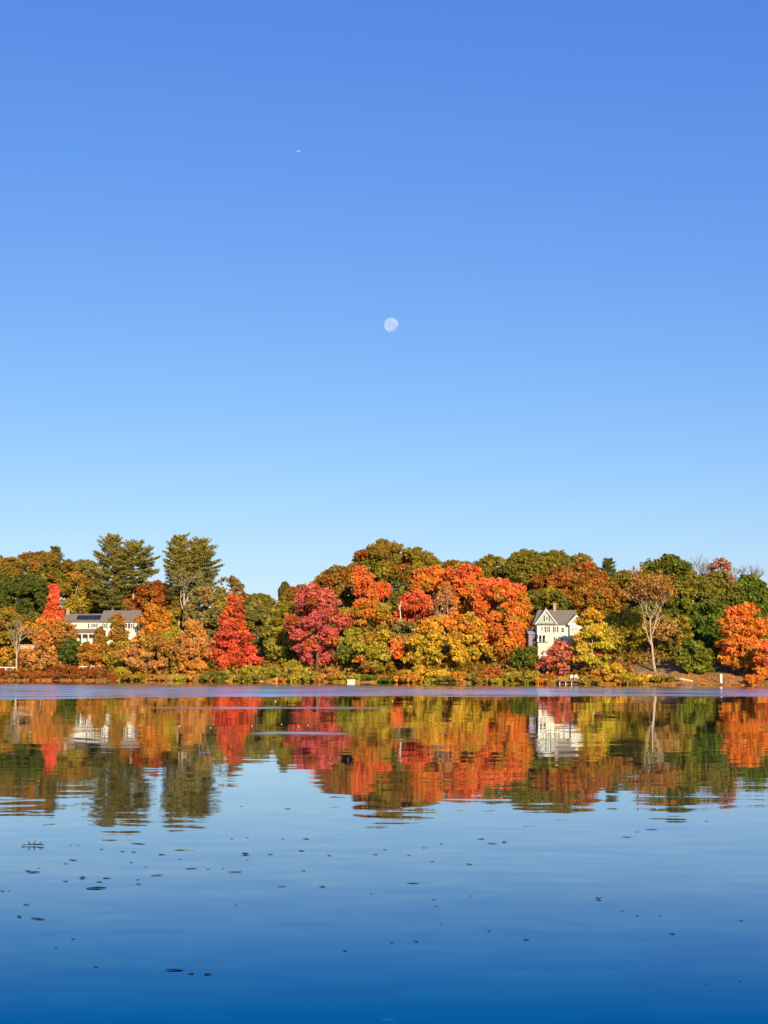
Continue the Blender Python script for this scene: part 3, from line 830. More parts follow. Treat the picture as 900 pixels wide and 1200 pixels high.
LOW = [
 (252, 788, 'dkolive', 'low dark bush at the waterline left of the slim red tree'), (286, 789, 'olive', 'low olive bush at the waterline right under the slim red tree'),
 (307, 788, 'yolive', 'low yellow olive bush at the waterline between slim red tree and yellow olive tree'), (330, 790, 'tan', 'low tan bush at the waterline under the yellow olive tree'),
 (355, 789, 'yolive', 'low yellowish bush at the waterline left below the crimson tree'), (378, 791, 'tan', 'low tan bush at the waterline below the middle of the crimson tree'),
 (397, 788, 'goldbrown', 'low golden bush at the waterline left of the white float'), (432, 790, 'green', 'low green bush at the waterline right of the white float'),
 (458, 791, 'dkolive', 'low dark bush at the waterline under the round orange topped tree'), (483, 789, 'gold', 'low gold bush at the waterline left of the big yellow tree'),
 (505, 790, 'yolive', 'low yellow olive bush at the waterline left below the big yellow tree'), (529, 791, 'olive', 'low olive bush at the waterline below the middle of the big yellow tree'),
 (569, 790, 'goldbrown', 'low brown gold bush at the waterline right below the big yellow tree'), (590, 791, 'yolive', 'low yellow olive bush at the waterline below the orange tree'),
 (614, 790, 'olive', 'low olive bush at the waterline below the dark olive tree'), (634, 792, 'gold', 'low gold bush at the waterline left of the dock'),
 (697, 794, 'yolive', 'low yellow olive bush at the waterline right of the dock'), (728, 793, 'gold', 'low gold bush at the waterline left of the open bank'),
 (747, 796, 'goldbrown', 'low brown gold bush at the waterline below the sycamore'), (133, 790, 'russet', 'low rust bush at the waterline below the slim tan olive tree'),
 (160, 789, 'goldbrown', 'low brown gold bush at the waterline under the left side of the broad tan tree'), (186, 790, 'tan', 'low tan bush at the waterline under the right side of the broad tan tree'),
 (212, 790, 'yolive', 'low yellow olive bush at the waterline under the thin olive tree'), (236, 791, 'gold', 'low gold bush at the waterline under the tall tan tree'),
]
for (px, yt, colr, lab) in LOW:
    leafy('shrub', lab, 'shrub', px, yt + (px * 13) % 7 - 1, 804, 15 + (px * 7) % 19, 0.35, 'shrub', g1(colr), leaf=0.24, dens=1.6, rcm=1.1, group=GROUP_S, limbs=4, trunk_r=0.04, cover=0.6, jit=0.3)

# grass and leaf litter along the water's edge
def bank_grass():
    rng = np.random.default_rng(77)
    n = 44000
    px = rng.random(n) * 1000 - 50
    Y0 = np.interp(px, [a for a, b in _SP], [on_water(a, b).y for a, b in _SP])
    off = 0.15 + 9 * rng.random(n) ** 2.3
    Y = Y0 + off; X = (px - 450) / F * Y
    Z = ground_z(X, Y)
    h = 0.25 + 0.5 * rng.random(n); h = np.where(px > 740, h * 0.45, np.where(px > 240, h * 0.7, h))
    a = rng.random(n) * 6.28
    w = 0.10
    dx, dy = np.cos(a) * w, np.sin(a) * w
    lx, ly = rng.normal(size=n) * 0.18, rng.normal(size=n) * 0.18
    base = np.stack([X, Y, Z - 0.08], 1)
    v = np.stack([base + np.stack([dx, dy, 0 * h], 1), base - np.stack([dx, dy, 0 * h], 1), base + np.stack([lx, ly, h], 1)], 1).reshape(-1, 3)
    f = np.clip(px / 900 + rng.normal(size=n) * 0.12, 0, 1)
    col = palette([(0, 'russet'), (0.12, 'tan'), (0.3, 'yolive'), (0.55, 'yellow'), (0.8, 'gold'), (0.9, 'tan'), (1, 'tan')], f) * LEAF_K * (1 + 0.25 * rng.normal(size=(n, 1)))
    o = new_obj('bank_grass', np_mesh('bank_grass', v, n, 3, M['leaf'], np.clip(col, 0.01, 0.8)))
    o['kind'] = 'stuff'; o['label'] = 'dry grass and fallen leaves along the far bank'
    # dark undergrowth further up, under the trees
    n = 30000
    px = rng.random(n) * 1000 - 50
    Y0 = np.interp(px, [a for a, b in _SP], [on_water(a, b).y for a, b in _SP])
    off = 6 + 50 * rng.random(n) ** 1.3
    Y = Y0 + off; X = (px - 450) / F * Y; Z = ground_z(X, Y) + rng.random(n) ** 2 * 1.6
    pos = np.stack([X, Y, Z], 1)
    nr = unit(rng.normal(size=(n, 3))); t = unit(np.cross(nr, rng.normal(size=(n, 3)))); b = np.cross(nr, t)
    v = np.stack([pos - t * .4, pos - b * .3, pos + t * .4, pos + b * .3], 1).reshape(-1, 3)
    col = palette([(0, 'russet'), (0.4, 'olive'), (0.7, 'goldbrown'), (1, 'dkolive')], rng.random(n)) * LEAF_K
    keep = ~((px > 742) & (off < 16))
    o = new_obj('undergrowth', np_mesh('undergrowth', v.reshape(n, 4, 3)[keep].reshape(-1, 3), int(keep.sum()), 4, M['leaf'], col[keep]))
    o['kind'] = 'stuff'; o['label'] = 'low brown and olive undergrowth beneath the shore trees'
bank_grass()

# ------------------------------------------------------------------ houses
def window(root, x0, x1, z0, z1, y, shutters=True, pane_cols=1):
    """a framed window on a wall whose face is at depth y; the frame carries its panes and sill"""
    fw = min(0.12, (x1 - x0) * 0.2)
    f = MB()
    f.box(x0, x1, y - 0.07, y - 0.004, z1 - fw, z1).box(x0, x1, y - 0.07, y - 0.004, z0, z0 + fw)
    f.box(x0, x0 + fw, y - 0.066, y - 0.004, z0 + fw, z1 - fw).box(x1 - fw, x1, y - 0.066, y - 0.004, z0 + fw, z1 - fw)
    zm = (z0 + z1) / 2
    f.box(x0 + fw, x1 - fw, y - 0.06, y - 0.004, zm - 0.03, zm + 0.03)
    o = f.build('window', M['trim'], root)
    MB().box(x0 + fw, x1 - fw, y - 0.03, y - 0.006, zm + 0.03, z1 - fw).build('pane', M['glass'], o)
    MB().box(x0 + fw, x1 - fw, y - 0.026, y - 0.006, z0 + fw, zm - 0.03).build('pane', M['glass'], o)
    MB().box(x0 - 0.08, x1 + 0.08, y - 0.14, y - 0.004, z0 - 0.08, z0 - 0.002).build('sill', M['trim'], o)
    if shutters:
        sw = 0.30
        for a, b in ((x0 - sw - 0.02, x0 - 0.02), (x1 + 0.02, x1 + 0.02 + sw)):
            MB().box(a, b, y - 0.05, y - 0.003, z0 - 0.02, z1 + 0.02).build('shutter', M['shutter'], root)

def white_gabled_house():
    Y = shore_px(654) + 19
    X = lambda px: P(px, 740, Y).x
    Z = lambda py: P(654, py, Y).z
    g = float(ground_z(X(654), Y)) - 0.6
    root = thing('house', 'white house with sage gables and grey roof right of centre', 'house', (X(654), Y, g))
    x0, x1 = X(629.5), X(679)
    yb = Y + 8.5
    MB().box(x0 + 0.1, x1 - 0.1, Y + 0.1, yb - 0.1, g, Z(757.5)).build('foundation', M['stone'], root)
    MB().box(x0, x1, Y, yb, Z(757.5), Z(731)).build('wall', M['paint'], root)
    # main roof, ridge along the front
    zr, ze = Z(714), Z(731.2)
    ym = (Y + yb) / 2
    e = 0.45
    L0, L1 = X(624.5), X(680)
    R0_, R1_ = X(633), X(677)
    rf = MB()
    rf.slab([(L0, Y - e, ze - 0.05), (L1, Y - e, ze - 0.05), (R1_, ym, zr), (R0_, ym, zr)], 0.18)
    rf.slab([(L1, yb + e, ze - 0.05), (L0, yb + e, ze - 0.05), (R0_, ym, zr), (R1_, ym, zr)], 0.18)
    rf.slab([(L0, yb + e, ze - 0.05), (L0, Y - e, ze - 0.05), (R0_, ym, zr)], 0.18)
    rf.slab([(L1, Y - e, ze - 0.05), (L1, yb + e, ze - 0.05), (R1_, ym, zr)], 0.18)
    roof = rf.build('roof', M['roof_shingle'], root)
    ch = MB().box(X(651.2), X(654.6), ym - 0.3, ym + 0.3, zr - 0.5, Z(706.5))
    ch.box(X(651.2) - 0.06, X(654.6) + 0.06, ym - 0.36, ym + 0.36, Z(706.5), Z(705.8))
    ch.build('chimney', M['brick'], roof)
    # front cross gable and the small bay gable
    def gable(pa, pb, pm, yap, yba, yf, tag_):
        a, b, m_ = X(pa), X(pb), X(pm)
        za, zb = Z(yap), Z(yba)
        k = (b - a) * 0.07
        tri = MB().hull([(a + k, yf, zb), (b - k, yf, zb), (m_, yf, za - 0.25), (a + k, yf + 1.2, zb), (b - k, yf + 1.2, zb), (m_, yf + 1.2, za - 0.25)],
                        [(0, 1, 2), (5, 4, 3), (0, 3, 4, 1), (1, 4, 5, 2), (2, 5, 3, 0)])
        gb = tri.build('gable', M['gable_shingle'], root)
        r2 = MB()
        r2.slab([(a - 0.15, yf - 0.35, zb - 0.08), (m_, yf - 0.35, za), (m_, ym, za), (a - 0.15, ym, zb - 0.08)][::-1], 0.14)
        r2.slab([(m_, yf - 0.35, za), (b + 0.15, yf - 0.35, zb - 0.08), (b + 0.15, ym, zb - 0.08), (m_, ym, za)][::-1], 0.14)
        r2.build('gable_roof', M['roof_shingle'], root)
        t = 0.34
        for (p, q) in (((a - 0.15, zb - 0.10), (m_, za - 0.02)), ((b + 0.15, zb - 0.10), (m_, za - 0.02))):
            y0, y1 = yf - 0.42, yf - 0.352
            MB().hull([(p[0], y0, p[1]), (q[0], y0, q[1]), (q[0], y0, q[1] - t), (p[0], y0, p[1] - t * 0.75), (p[0], y1, p[1]), (q[0], y1, q[1]), (q[0], y1, q[1] - t), (p[0], y1, p[1] - t * 0.75)],
                      [(0, 1, 2, 3), (7, 6, 5, 4), (0, 4, 5, 1), (1, 5, 6, 2), (2, 6, 7, 3), (3, 7, 4, 0)]).build('rake_board', M['trim'], root)
        MB().box(a - 0.1, b + 0.1, yf - 0.2, yf - 0.01, zb - 0.28, zb - 0.02).build('cornice', M['trim'], root)
        return gb
    gable(628.3, 652, 640, 713.5, 730.5, Y - 0.05, 'front')
    gable(665.5, 683, 674.8, 720.5, 731, Y - 0.9, 'bay')
    MB().box(X(667), X(681.5), Y - 0.9, Y - 0.004, Z(757), Z(731.5)).build('bay_wall', M['paint'], root)
    MB().box(X(652.3), X(665.3), Y - 0.16, Y - 0.004, Z(733), Z(731.4)).build('cornice', M['trim'], root)
    # corner boards
    for a in (629.5, 652.3):
        MB().box(X(a), X(a) + 0.16, Y - 0.04, Y - 0.003, Z(757), Z(733)).build('corner_board', M['trim'], root)
    window(root, X(639.2), X(642.6), Z(728), Z(721.8), Y - 0.05, True)
    window(root, X(633.6), X(636.6), Z(740), Z(734.2), Y, False)
    for px in (641.3, 651.2):
        window(root, X(px - 1.3), X(px + 1.3), Z(741), Z(734.2), Y, True)
    window(root, X(657), X(661.6), Z(741.6), Z(735.2), Y, False)
    window(root, X(669.6), X(672), Z(739.8), Z(735), Y - 0.9, False)
    window(root, X(673.2), X(675.6), Z(739.8), Z(735), Y - 0.9, False)
    window(root, X(669.8), X(674.8), Z(752), Z(746.5), Y - 0.9, False)
    for px in (652, 658.5):
        window(root, X(px - 1.3), X(px + 1.3), Z(753.5), Z(746.8), Y, px < 655)
    # open side porch at the left corner with its deck
    MB().box(X(628.2), X(641), Y - 1.9, Y - 0.005, Z(753), Z(752)).build('porch_floor', M['wood'], root)
    MB().box(X(629), X(640), Y - 1.7, Y - 0.01, g, Z(753.2)).build('porch_base', M['paint'], root)
    MB().box(X(630), X(638.5), Y - 0.03, Y - 0.006, Z(751.8), Z(745.2)).build('door', M['glass'], root)
    for px in (630, 634, 638.6):
        MB().box(X(px) - 0.09, X(px) + 0.09, Y - 1.8, Y - 1.62, Z(752), Z(744.8)).build('porch_post', M['trim'], root)
    MB().box(X(629), X(639.8), Y - 1.85, Y - 0.008, Z(744.8), Z(743.8)).build('porch_roof', M['paint'], root)
    # garden steps below
    return root
white_gabled_house()

def left_house():
    Y = shore_px(117) + 30
    X = lambda px: P(px, 740, Y).x
    Z = lambda py: P(117, py, Y).z
    g = float(ground_z(X(117), Y)) - 0.6
    root = thing('house', 'long white two part house with front porch on the left slope', 'house', (X(117), Y, g))
    xa, xm, xe = X(74), X(117.3), X(161)
    D1, D2 = Y + 7.5, Y + 9
    MB().box(xa + .1, xe - .1, Y + 0.1, D1 - 0.1, g, Z(757.2)).build('foundation', M['stone'], root)
    MB().box(xa, xm - 0.01, Y, D1, Z(757.2), Z(728)).build('wall', M['paint'], root)
    MB().box(xm, xe, Y - 0.3, D2, Z(757.2), Z(728)).build('wall', M['paint'], root)
    def gable_roof(x0, x1, y0, y1, zr, ze, e=0.4):
        m = MB(); ym = (y0 + y1) / 2
        m.slab([(x0, y0 - e, ze - 0.1), (x1, y0 - e, ze - 0.1), (x1, ym, zr), (x0, ym, zr)], 0.16)
        m.slab([(x1, y1 + e, ze - 0.1), (x0, y1 + e, ze - 0.1), (x0, ym, zr), (x1, ym, zr)], 0.16)
        r = m.build('roof', M['roof_shingle'], root)
        for xs in (x0 + 0.15, x1 - 0.15):
            MB().hull([(xs - .1, y0, ze), (xs - .1, y1, ze), (xs - .1, ym, zr - 0.2), (xs + .1, y0, ze), (xs + .1, y1, ze), (xs + .1, ym, zr - 0.2)],
                      [(0, 2, 1), (3, 4, 5), (0, 3, 5, 2), (2, 5, 4, 1), (1, 4, 3, 0)]).build('gable', M['paint'], root)
        return r, ym
    r1, ym1 = gable_roof(X(73), xm - 0.02, Y, D1, Z(718.6), Z(728))
    r2, ym2 = gable_roof(xm + 0.01, X(162), Y - 0.3, D2, Z(714.6), Z(728.4))
    c = MB().box(X(74.2), X(77.6), ym1 - 0.5, ym1 + 0.5, Z(721), Z(714)).box(X(74.8), X(77.0), ym1 - 0.3, ym1 + 0.3, Z(714), Z(712.6))
    c.build('chimney', M['brick'], r1)
    # row of dark panels lying on the front roof slope
    z0, z1 = Z(728) - 0.1, Z(718.6)
    def on_roof(x, f, lift):
        y = (Y - 0.4) + (ym1 - Y + 0.4) * f
        return (x, y - lift * 0.5, z0 + (z1 - z0) * f + lift)
    n = 6
    for k in range(n):
        u0 = X(88.5 + (116.5 - 88.5) * k / n + 0.15); u1 = X(88.5 + (116.5 - 88.5) * (k + 1) / n - 0.15)
        MB().slab([on_roof(u0, 0.22, .12), on_roof(u1, 0.22, .12), on_roof(u1, 0.74, .12), on_roof(u0, 0.74, .12)], 0.06).build('solar_panel', M['solar'], r1)
    # eave boards
    MB().box(X(73), xm - 0.02, Y - 0.12, Y - 0.005, Z(729.2), Z(728) - 0.12).build('eave_board', M['trim'], root)
    MB().box(xm + 0.02, X(161.5), Y - 0.42, Y - 0.305, Z(729.4), Z(728.4) - 0.12).build('eave_board', M['trim'], root)
    # porch
    yp = Y - 2.6
    MB().slab([(X(84.5), yp - 0.3, Z(741.6)), (X(117), yp - 0.3, Z(741.6)), (X(117), Y - 0.01, Z(737)), (X(84.5), Y - 0.01, Z(737))], 0.14).build('porch_roof', M['roof_brown'], root)
    MB().box(X(85), X(116.6), yp - 0.05, yp + 0.15, Z(743.4), Z(742.2)).build('porch_beam', M['trim'], root)
    for px in (85.4, 91, 98.5, 106, 115.8):
        MB().box(X(px) - 0.13, X(px) + 0.13, yp - 0.03, yp + 0.13, Z(756), Z(743.4)).build('porch_post', M['trim'], root)
    MB().box(X(85), X(116.8), yp - 0.1, Y - 0.01, Z(757.4), Z(756)).build('porch_floor', M['trim'], root)
    MB().box(X(85.4), X(116.4), yp, Y - 0.2, g - 0.6, Z(757.45)).build('porch_base', M['paint'], root)
    rl = MB().box(X(99), X(115.8), yp + 0.02, yp + 0.09, Z(752.2), Z(751.6))
    for k in range(22):
        xx = X(99 + 16.6 * (k + 0.5) / 22); rl.box(xx - 0.03, xx + 0.03, yp + 0.03, yp + 0.08, Z(756), Z(752.2))
    rl.build('porch_railing', M['trim'], root)
    for a, b in ((87.5, 90.2), (92.5, 97.2), (101, 104.5), (108, 111)):
        window(root, X(a), X(b), Z(755.4), Z(745), Y, False)
    for a, b, s in ((81.6, 84.8, 0), (87.6, 90.6, 0), (108.6, 112.6, 1)):
        window(root, X(a), X(b), Z(735.6), Z(730.8), Y, bool(s))
    MB().box(X(103), X(104.6), Y - .05, Y - .003, Z(736), Z(730.6)).build('shutter', M['shutter'], root)
    for a, b in ((121.5, 124.5), (132, 136), (147, 150), (153, 156)):
        window(root, X(a), X(b), Z(736.5), Z(730.6), Y - 0.3, True)
    for a, b in ((121, 125), (132, 136), (147.5, 151)):
        window(root, X(a), X(b), Z(752), Z(744.8), Y - 0.3, False)
    return root
left_house()

# ------------------------------------------------------------------ small things on the bank
def rail_fence(label, pa, pb, py, off):
    Ya = shore_px((pa + pb) / 2) + off
    xa, xb = P(pa, py, Ya).x, P(pb, py, Ya).x
    z = P(pa, py, Ya).z
    g = float(ground_z((xa + xb) / 2, Ya))
    root = thing('white_rail_fence', label, 'fence', ((xa + xb) / 2, Ya, g), 'white rail fences at the left bank')
    MB().box(xa, xb, Ya - 0.06, Ya + 0.02, z - 0.10, z + 0.06).build('rail', M['trim'], root)
    n = max(2, int((xb - xa) / 2.0) + 1)
    for k in range(n):
        x = xa + (xb - xa) * (k + 0.5) / n
        MB().box(x - 0.08, x + 0.08, Ya + 0.022, Ya + 0.16, g - 0.3, z + 0.12).build('post', M['trim'], root)
rail_fence('white rail fence at the left picture edge behind dark red shrubs', -30, 19, 782, 5.5)
rail_fence('short white rail fence below the left house', 92.5, 110.5, 781, 5.5)

def tan_wall():
    Y = shore_px(31) + 20
    a, b = P(23, 756, Y), P(41, 763.5, Y)
    g = float(ground_z((a.x + b.x) / 2, Y))
    root = thing('garden_wall', 'low pale tan stone wall behind the bare tree at left', 'wall', ((a.x + b.x) / 2, Y, g))
    rng = random.Random(3)
    z = min(g - 0.2, b.z); row = 0
    while z < a.z - 0.1:
        h = min(0.5, a.z - z)
        x = a.x - (0.35 if row % 2 else 0)
        while x < b.x:
            w = 0.7 + rng.random() * 0.5
            x0, x1 = max(x, a.x), min(x + w, b.x)
            if x1 - x0 > 0.1:
                d = rng.random() * 0.05
                MB().box(x0 + 0.015, x1 - 0.015, Y - d, Y + 0.45, z + 0.01, z + h - 0.01).build('stone', M['stone'], root)
            x += w
        z += h; row += 1
    MB().box(a.x - 0.08, b.x + 0.08, Y - 0.12, Y + 0.5, a.z, a.z + 0.14).build('coping', M['stone'], root)
tan_wall()

def side_shed():
    Y = shore_px(624) + 17
    X = lambda p: P(p, 745, Y).x
    Z = lambda p: P(624, p, Y).z
    g = float(ground_z(X(624), Y)) - 0.3
    root = thing('garden_shed', 'small mauve shed with blue grey roof left of the white gabled house', 'shed', (X(624), Y, g))
    MB().box(X(619.5), X(627.5), Y, Y + 2.4, g, Z(742)).build('wall', M['mauve'], root)
    MB().slab([(X(618.6), Y - 0.35, Z(742.2)), (X(628.3), Y - 0.35, Z(742.2)), (X(628.3), Y + 2.6, Z(737.5)), (X(618.6), Y + 2.6, Z(737.5))], 0.12).build('roof', M['slate'], root)
    MB().box(X(623.8), X(626.6), Y - 0.05, Y - 0.003, g + 0.4, Z(744)).build('door', M['wood'], root)
side_shed()

def white_shed():
    Y = shore_px(399) + 24
    X = lambda p: P(p, 757, Y).x
    Z = lambda p: P(399, p, Y).z
    g = float(ground_z(X(399), Y)) - 0.2
    root = thing('white_shed', 'tiny white shed corner peeping between crimson tree and green tree', 'shed', (X(399), Y, g))
    MB().box(X(395), X(404), Y, Y + 2.5, g, Z(756.5)).build('wall', M['paint'], root)
    m = X(399.5)
    MB().slab([(X(394), Y - .3, Z(756.4)), (m, Y - .3, Z(753)), (m, Y + 2.8, Z(753)), (X(394), Y + 2.8, Z(756.4))][::-1], 0.1).slab(
        [(m, Y - .3, Z(753)), (X(405), Y - .3, Z(756.4)), (X(405), Y + 2.8, Z(756.4)), (m, Y + 2.8, Z(753))][::-1], 0.1).build('roof', M['roof_shingle'], root)
    window(root, X(398), X(401), Z(760.2), Z(757.4), Y, False)
white_shed()

def dock():
    S = shore_px(667)
    a, b = P(655, 797, S - 1).x, P(681, 797, S - 1).x
    top = 0.72
    root = thing('wooden_dock', 'low wooden dock on pale posts below the half bare pink tree', 'dock', ((a + b) / 2, S, 0))
    n = 16
    for k in range(n):
        x0 = a + (b - a) * k / n
        MB().box(x0 + 0.012, x0 + (b - a) / n - 0.012, S - 1.6, S + 1.6, top - 0.06, top + (0.004 if k % 2 else 0)).build('plank', M['wood'], root)
    for y in (S - 1.58, S + 1.3):
        MB().box(a, b, y, y + 0.1, top - 0.22, top - 0.062).build('beam', M['wood'], root)
    for px in (656, 663, 670, 679.6):
        x = P(px, 797, S - 1.6).x
        MB().tube([(x, S - 1.34, -1.0), (x, S - 1.34, top - 0.065)], 0.11, 8).build('post', M['log'], root)
dock()

def chair(px, label):
    Y = shore_px(px) + 3.2
    x = P(px, 790, Y).x; g = float(ground_z(x, Y))
    root = thing('white_chair', label, 'chair', (x, Y, g), 'white lawn chairs behind the dock')
    MB().box(x - .3, x + .3, Y - .3, Y + .25, g + .38, g + .44).build('seat', M['paint'], root)
    for k in range(4):
        xx = x - .28 + .145 * k
        MB().slab([(xx, Y + .24, g + .45), (xx + .12, Y + .24, g + .45), (xx + .12, Y + .42, g + 1.05), (xx, Y + .42, g + 1.05)], .03).build('back_slat', M['paint'], root)
    for sx in (-1, 1):
        MB().box(x + sx * .36 - .06, x + sx * .36 + .06, Y - .34, Y + .3, g + .62, g + .66).build('armrest', M['paint'], root)
        for y in (-.28, .22):
            MB().box(x + sx * .33 - .03, x + sx * .33 + .03, Y + y - .03, Y + y + .03, g - .1, g + .615).build('leg', M['paint'], root)
chair(670.2, 'left of two white lawn chairs behind the dock')
chair(675.4, 'right of two white lawn chairs behind the dock')

def float_raft():
    S = shore_px(411.5) - 0.6
    a, b = P(406.8, 798, S).x, P(416.3, 798, S).x
    root = thing('white_float', 'small white float with tan deck moored at the bank centre', 'float', ((a + b) / 2, S, 0))
    h = MB()
    h.hull([(a + .1, S - .7, -.15), (b - .1, S - .7, -.15), (b - .1, S + .7, -.15), (a + .1, S + .7, -.15), (a, S - .8, .52), (b, S - .8, .52), (b, S + .8, .52), (a, S + .8, .52)],
           [(3, 2, 1, 0), (4, 5, 6, 7), (0, 1, 5, 4), (1, 2, 6, 5), (2, 3, 7, 6), (3, 0, 4, 7)])
    h.build('hull', M['paint'], root)
    for k in range(6):
        x0 = a - .04 + (b - a + .08) * k / 6
        MB().box(x0 + .01, x0 + (b - a + .08) / 6 - .01, S - .84, S + .84, .523, .60).build('plank', M['log'], root)
float_raft()

def log_and_post():
    S = shore_px(804) + 1.6
    a, b = P(796.5, 796, S), P(811.5, 799.4, S)
    mb = MB()
    ga = float(ground_z(a.x, S)); gb = float(ground_z(b.x, S))
    pts = [(a.x + (b.x - a.x) * t, S + 0.7 - 1.0 * t + 0.06 * math.sin(t * 9), (ga + 0.62) * (1 - t) + (gb + 0.05) * t) for t in (0, .25, .5, .75, 1)]
    mb.tube(pts, [.27, .25, .22, .2, .15], 9)
    mb.tube([pts[1], (pts[1][0] + .2, pts[1][1] - .3, pts[1][2] + .5)], [.08, .03], 5)
    o = mb.build('fallen_log', M['log'], None, True)
    tag(o, 'pale fallen log lying on the leaf strewn bank at right', 'log')
    Y = shore_px(845) + 1.6
    x = P(845, 795, Y).x; g = float(ground_z(x, Y))
    mb = MB().box(x - .17, x + .17, Y - .15, Y + .15, g - .4, P(845, 790.5, Y).z).box(x - .22, x + .22, Y - .2, Y + .2, P(845, 790.5, Y).z, P(845, 789.8, Y).z)
    tag(mb.build('white_post', M['trim']), 'short white post on the bank under the orange tree', 'post')
log_and_post()

# ------------------------------------------------------------------ leaves and twigs floating on the near water
def leaf_mesh(name, rng, L, shape):
    """curled leaf: a lobed sheet with real thickness; shape = oval, star, strip or heap"""
    N = 14 if shape != 'heap' else 26
    t = np.linspace(0, 2 * math.pi, N, endpoint=False)
    if shape == 'star': r = 0.62 + 0.38 * np.cos(5 * t + 0.4)
    elif shape == 'strip': r = np.ones(N)
    else: r = 0.85 + 0.15 * np.cos(3 * t + rng.random() * 6)
    w = {'star': 0.9, 'strip': 0.30, 'oval': 0.6, 'heap': 0.30}[shape]
    r = r * (0.88 + 0.24 * rng.random(N)) if shape != 'heap' else 0.65 + 0.5 * rng.random(N)
    x = np.cos(t) * r * L / 2; y = np.sin(t) * r * L / 2 * w
    curl = (0.05 if shape != 'star' else 0.16) * L
    ang = rng.random() * 6.28
    z = curl * np.abs(np.cos(t + ang)) ** 1.5 * rng.random() + 0.25 * curl * rng.random(N)
    z += 0.004
    top = [(0, 0, 0.006)] + list(zip(x, y, z + 0.003)) + [(0, 0, 0.002)] + list(zip(x, y, z))
    f = []
    for i in range(N):
        j = (i + 1) % N
        f += [(0, 1 + i, 1 + j), (N + 1, N + 2 + j, N + 2 + i), (1 + i, N + 2 + i, N + 2 + j, 1 + j)]
    mb = MB(); mb.v = [tuple(map(float, p)) for p in top]; mb.f = f
    return mb

def _leaves_table():
    A = [(80, 99, 5, 's'), (250, 92, 3, 's'), (275, 92, 3, 's'), (357, 106, 6, 's'), (430, 114, 7, 's'), (470, 116, 7, 's'),
         (487, 87, 18, 'strip'), (568, 125, 10, 'o'), (634, 141, 6, 'heap'), (815, 69, 5, 's'), (870, 65, 4, 's'), (862, 124, 12, 'star'), (870, 144, 4, 's'),
         (255, 144, 11, 'o'), (230, 157, 6, 's'), (97, 182, 8, 'o'), (118, 187, 16, 'strip'), (137, 172, 4, 's'), (290, 207, 10, 'star'), (375, 208, 12, 'o'),
         (350, 221, 9, 'o'), (462, 153, 5, 's'), (512, 169, 4, 's'), (553, 198, 15, 'strip'), (672, 174, 15, 'strip'), (732, 176, 5, 's'), (783, 174, 4, 's'),
         (827, 186, 16, 'strip'), (485, 213, 5, 's'), (487, 229, 8, 'o'), (340, 243, 25, 'strip'), (307, 244, 5, 's'), (230, 219, 8, 'o'), (9, 253, 6, 's'), (33, 253, 4, 's'),
         (92, 301, 8, 'o'), (68, 343, 8, 'star'), (133, 351, 18, 'heap'), (828, 303, 4, 's'), (258, 422, 5, 's'), (197, 451, 5, 's'), (337, 520, 6, 's'),
         (613, 531, 26, 'heap'), (672, 544, 9, 'o'), (730, 546, 11, 'o')]
    B = [(95, 70, 5, 's'), (177, 70, 9, 'o'), (160, 112, 8, 'o'), (50, 124, 8, 'o'), (258, 128, 7, 'o'), (168, 182, 6, 's'), (92, 237, 10, 'strip'), (233, 238, 10, 'star'),
         (552, 226, 15, 'strip'), (420, 125, 7, 's'), (453, 108, 6, 's'), (590, 101, 5, 's'), (652, 87, 5, 's'), (537, 127, 5, 's'), (620, 149, 6, 's'), (750, 159, 8, 'o'),
         (793, 70, 9, 'o'), (830, 86, 12, 'strip'), (873, 81, 8, 'star'), (625, 283, 5, 's'), (635, 306, 4, 's'), (652, 368, 3, 's'), (757, 270, 3, 's'), (820, 393, 5, 's'),
         (563, 430, 7, 'star'), (478, 434, 5, 's'), (311, 463, 7, 'star'), (405, 262, 3, 's')]
    Cc = [(440, 45, 5, 's'), (490, 37, 14, 'strip'), (403, 63, 12, 'strip'), (683, 7, 5, 's'), (303, 281, 10, 'star'), (50, 424, 8, 'o'), (563, 404, 8, 'o'),
          (805, 358, 6, 's'), (685, 580, 4, 's'), (803, 570, 4, 's'), (388, 323, 4, 's'), (440, 340, 5, 's'), (520, 341, 4, 's')]
    out = []
    for ox, tab in ((0, A), (300, B), (600, Cc)):
        out += [(ox + a / 3, 960 + b / 3, l, s) for a, b, l, s in tab]
    out += [(337, 948, 9, 'o'), (252, 942, 5, 's'), (283, 945, 4, 's')]
    return out

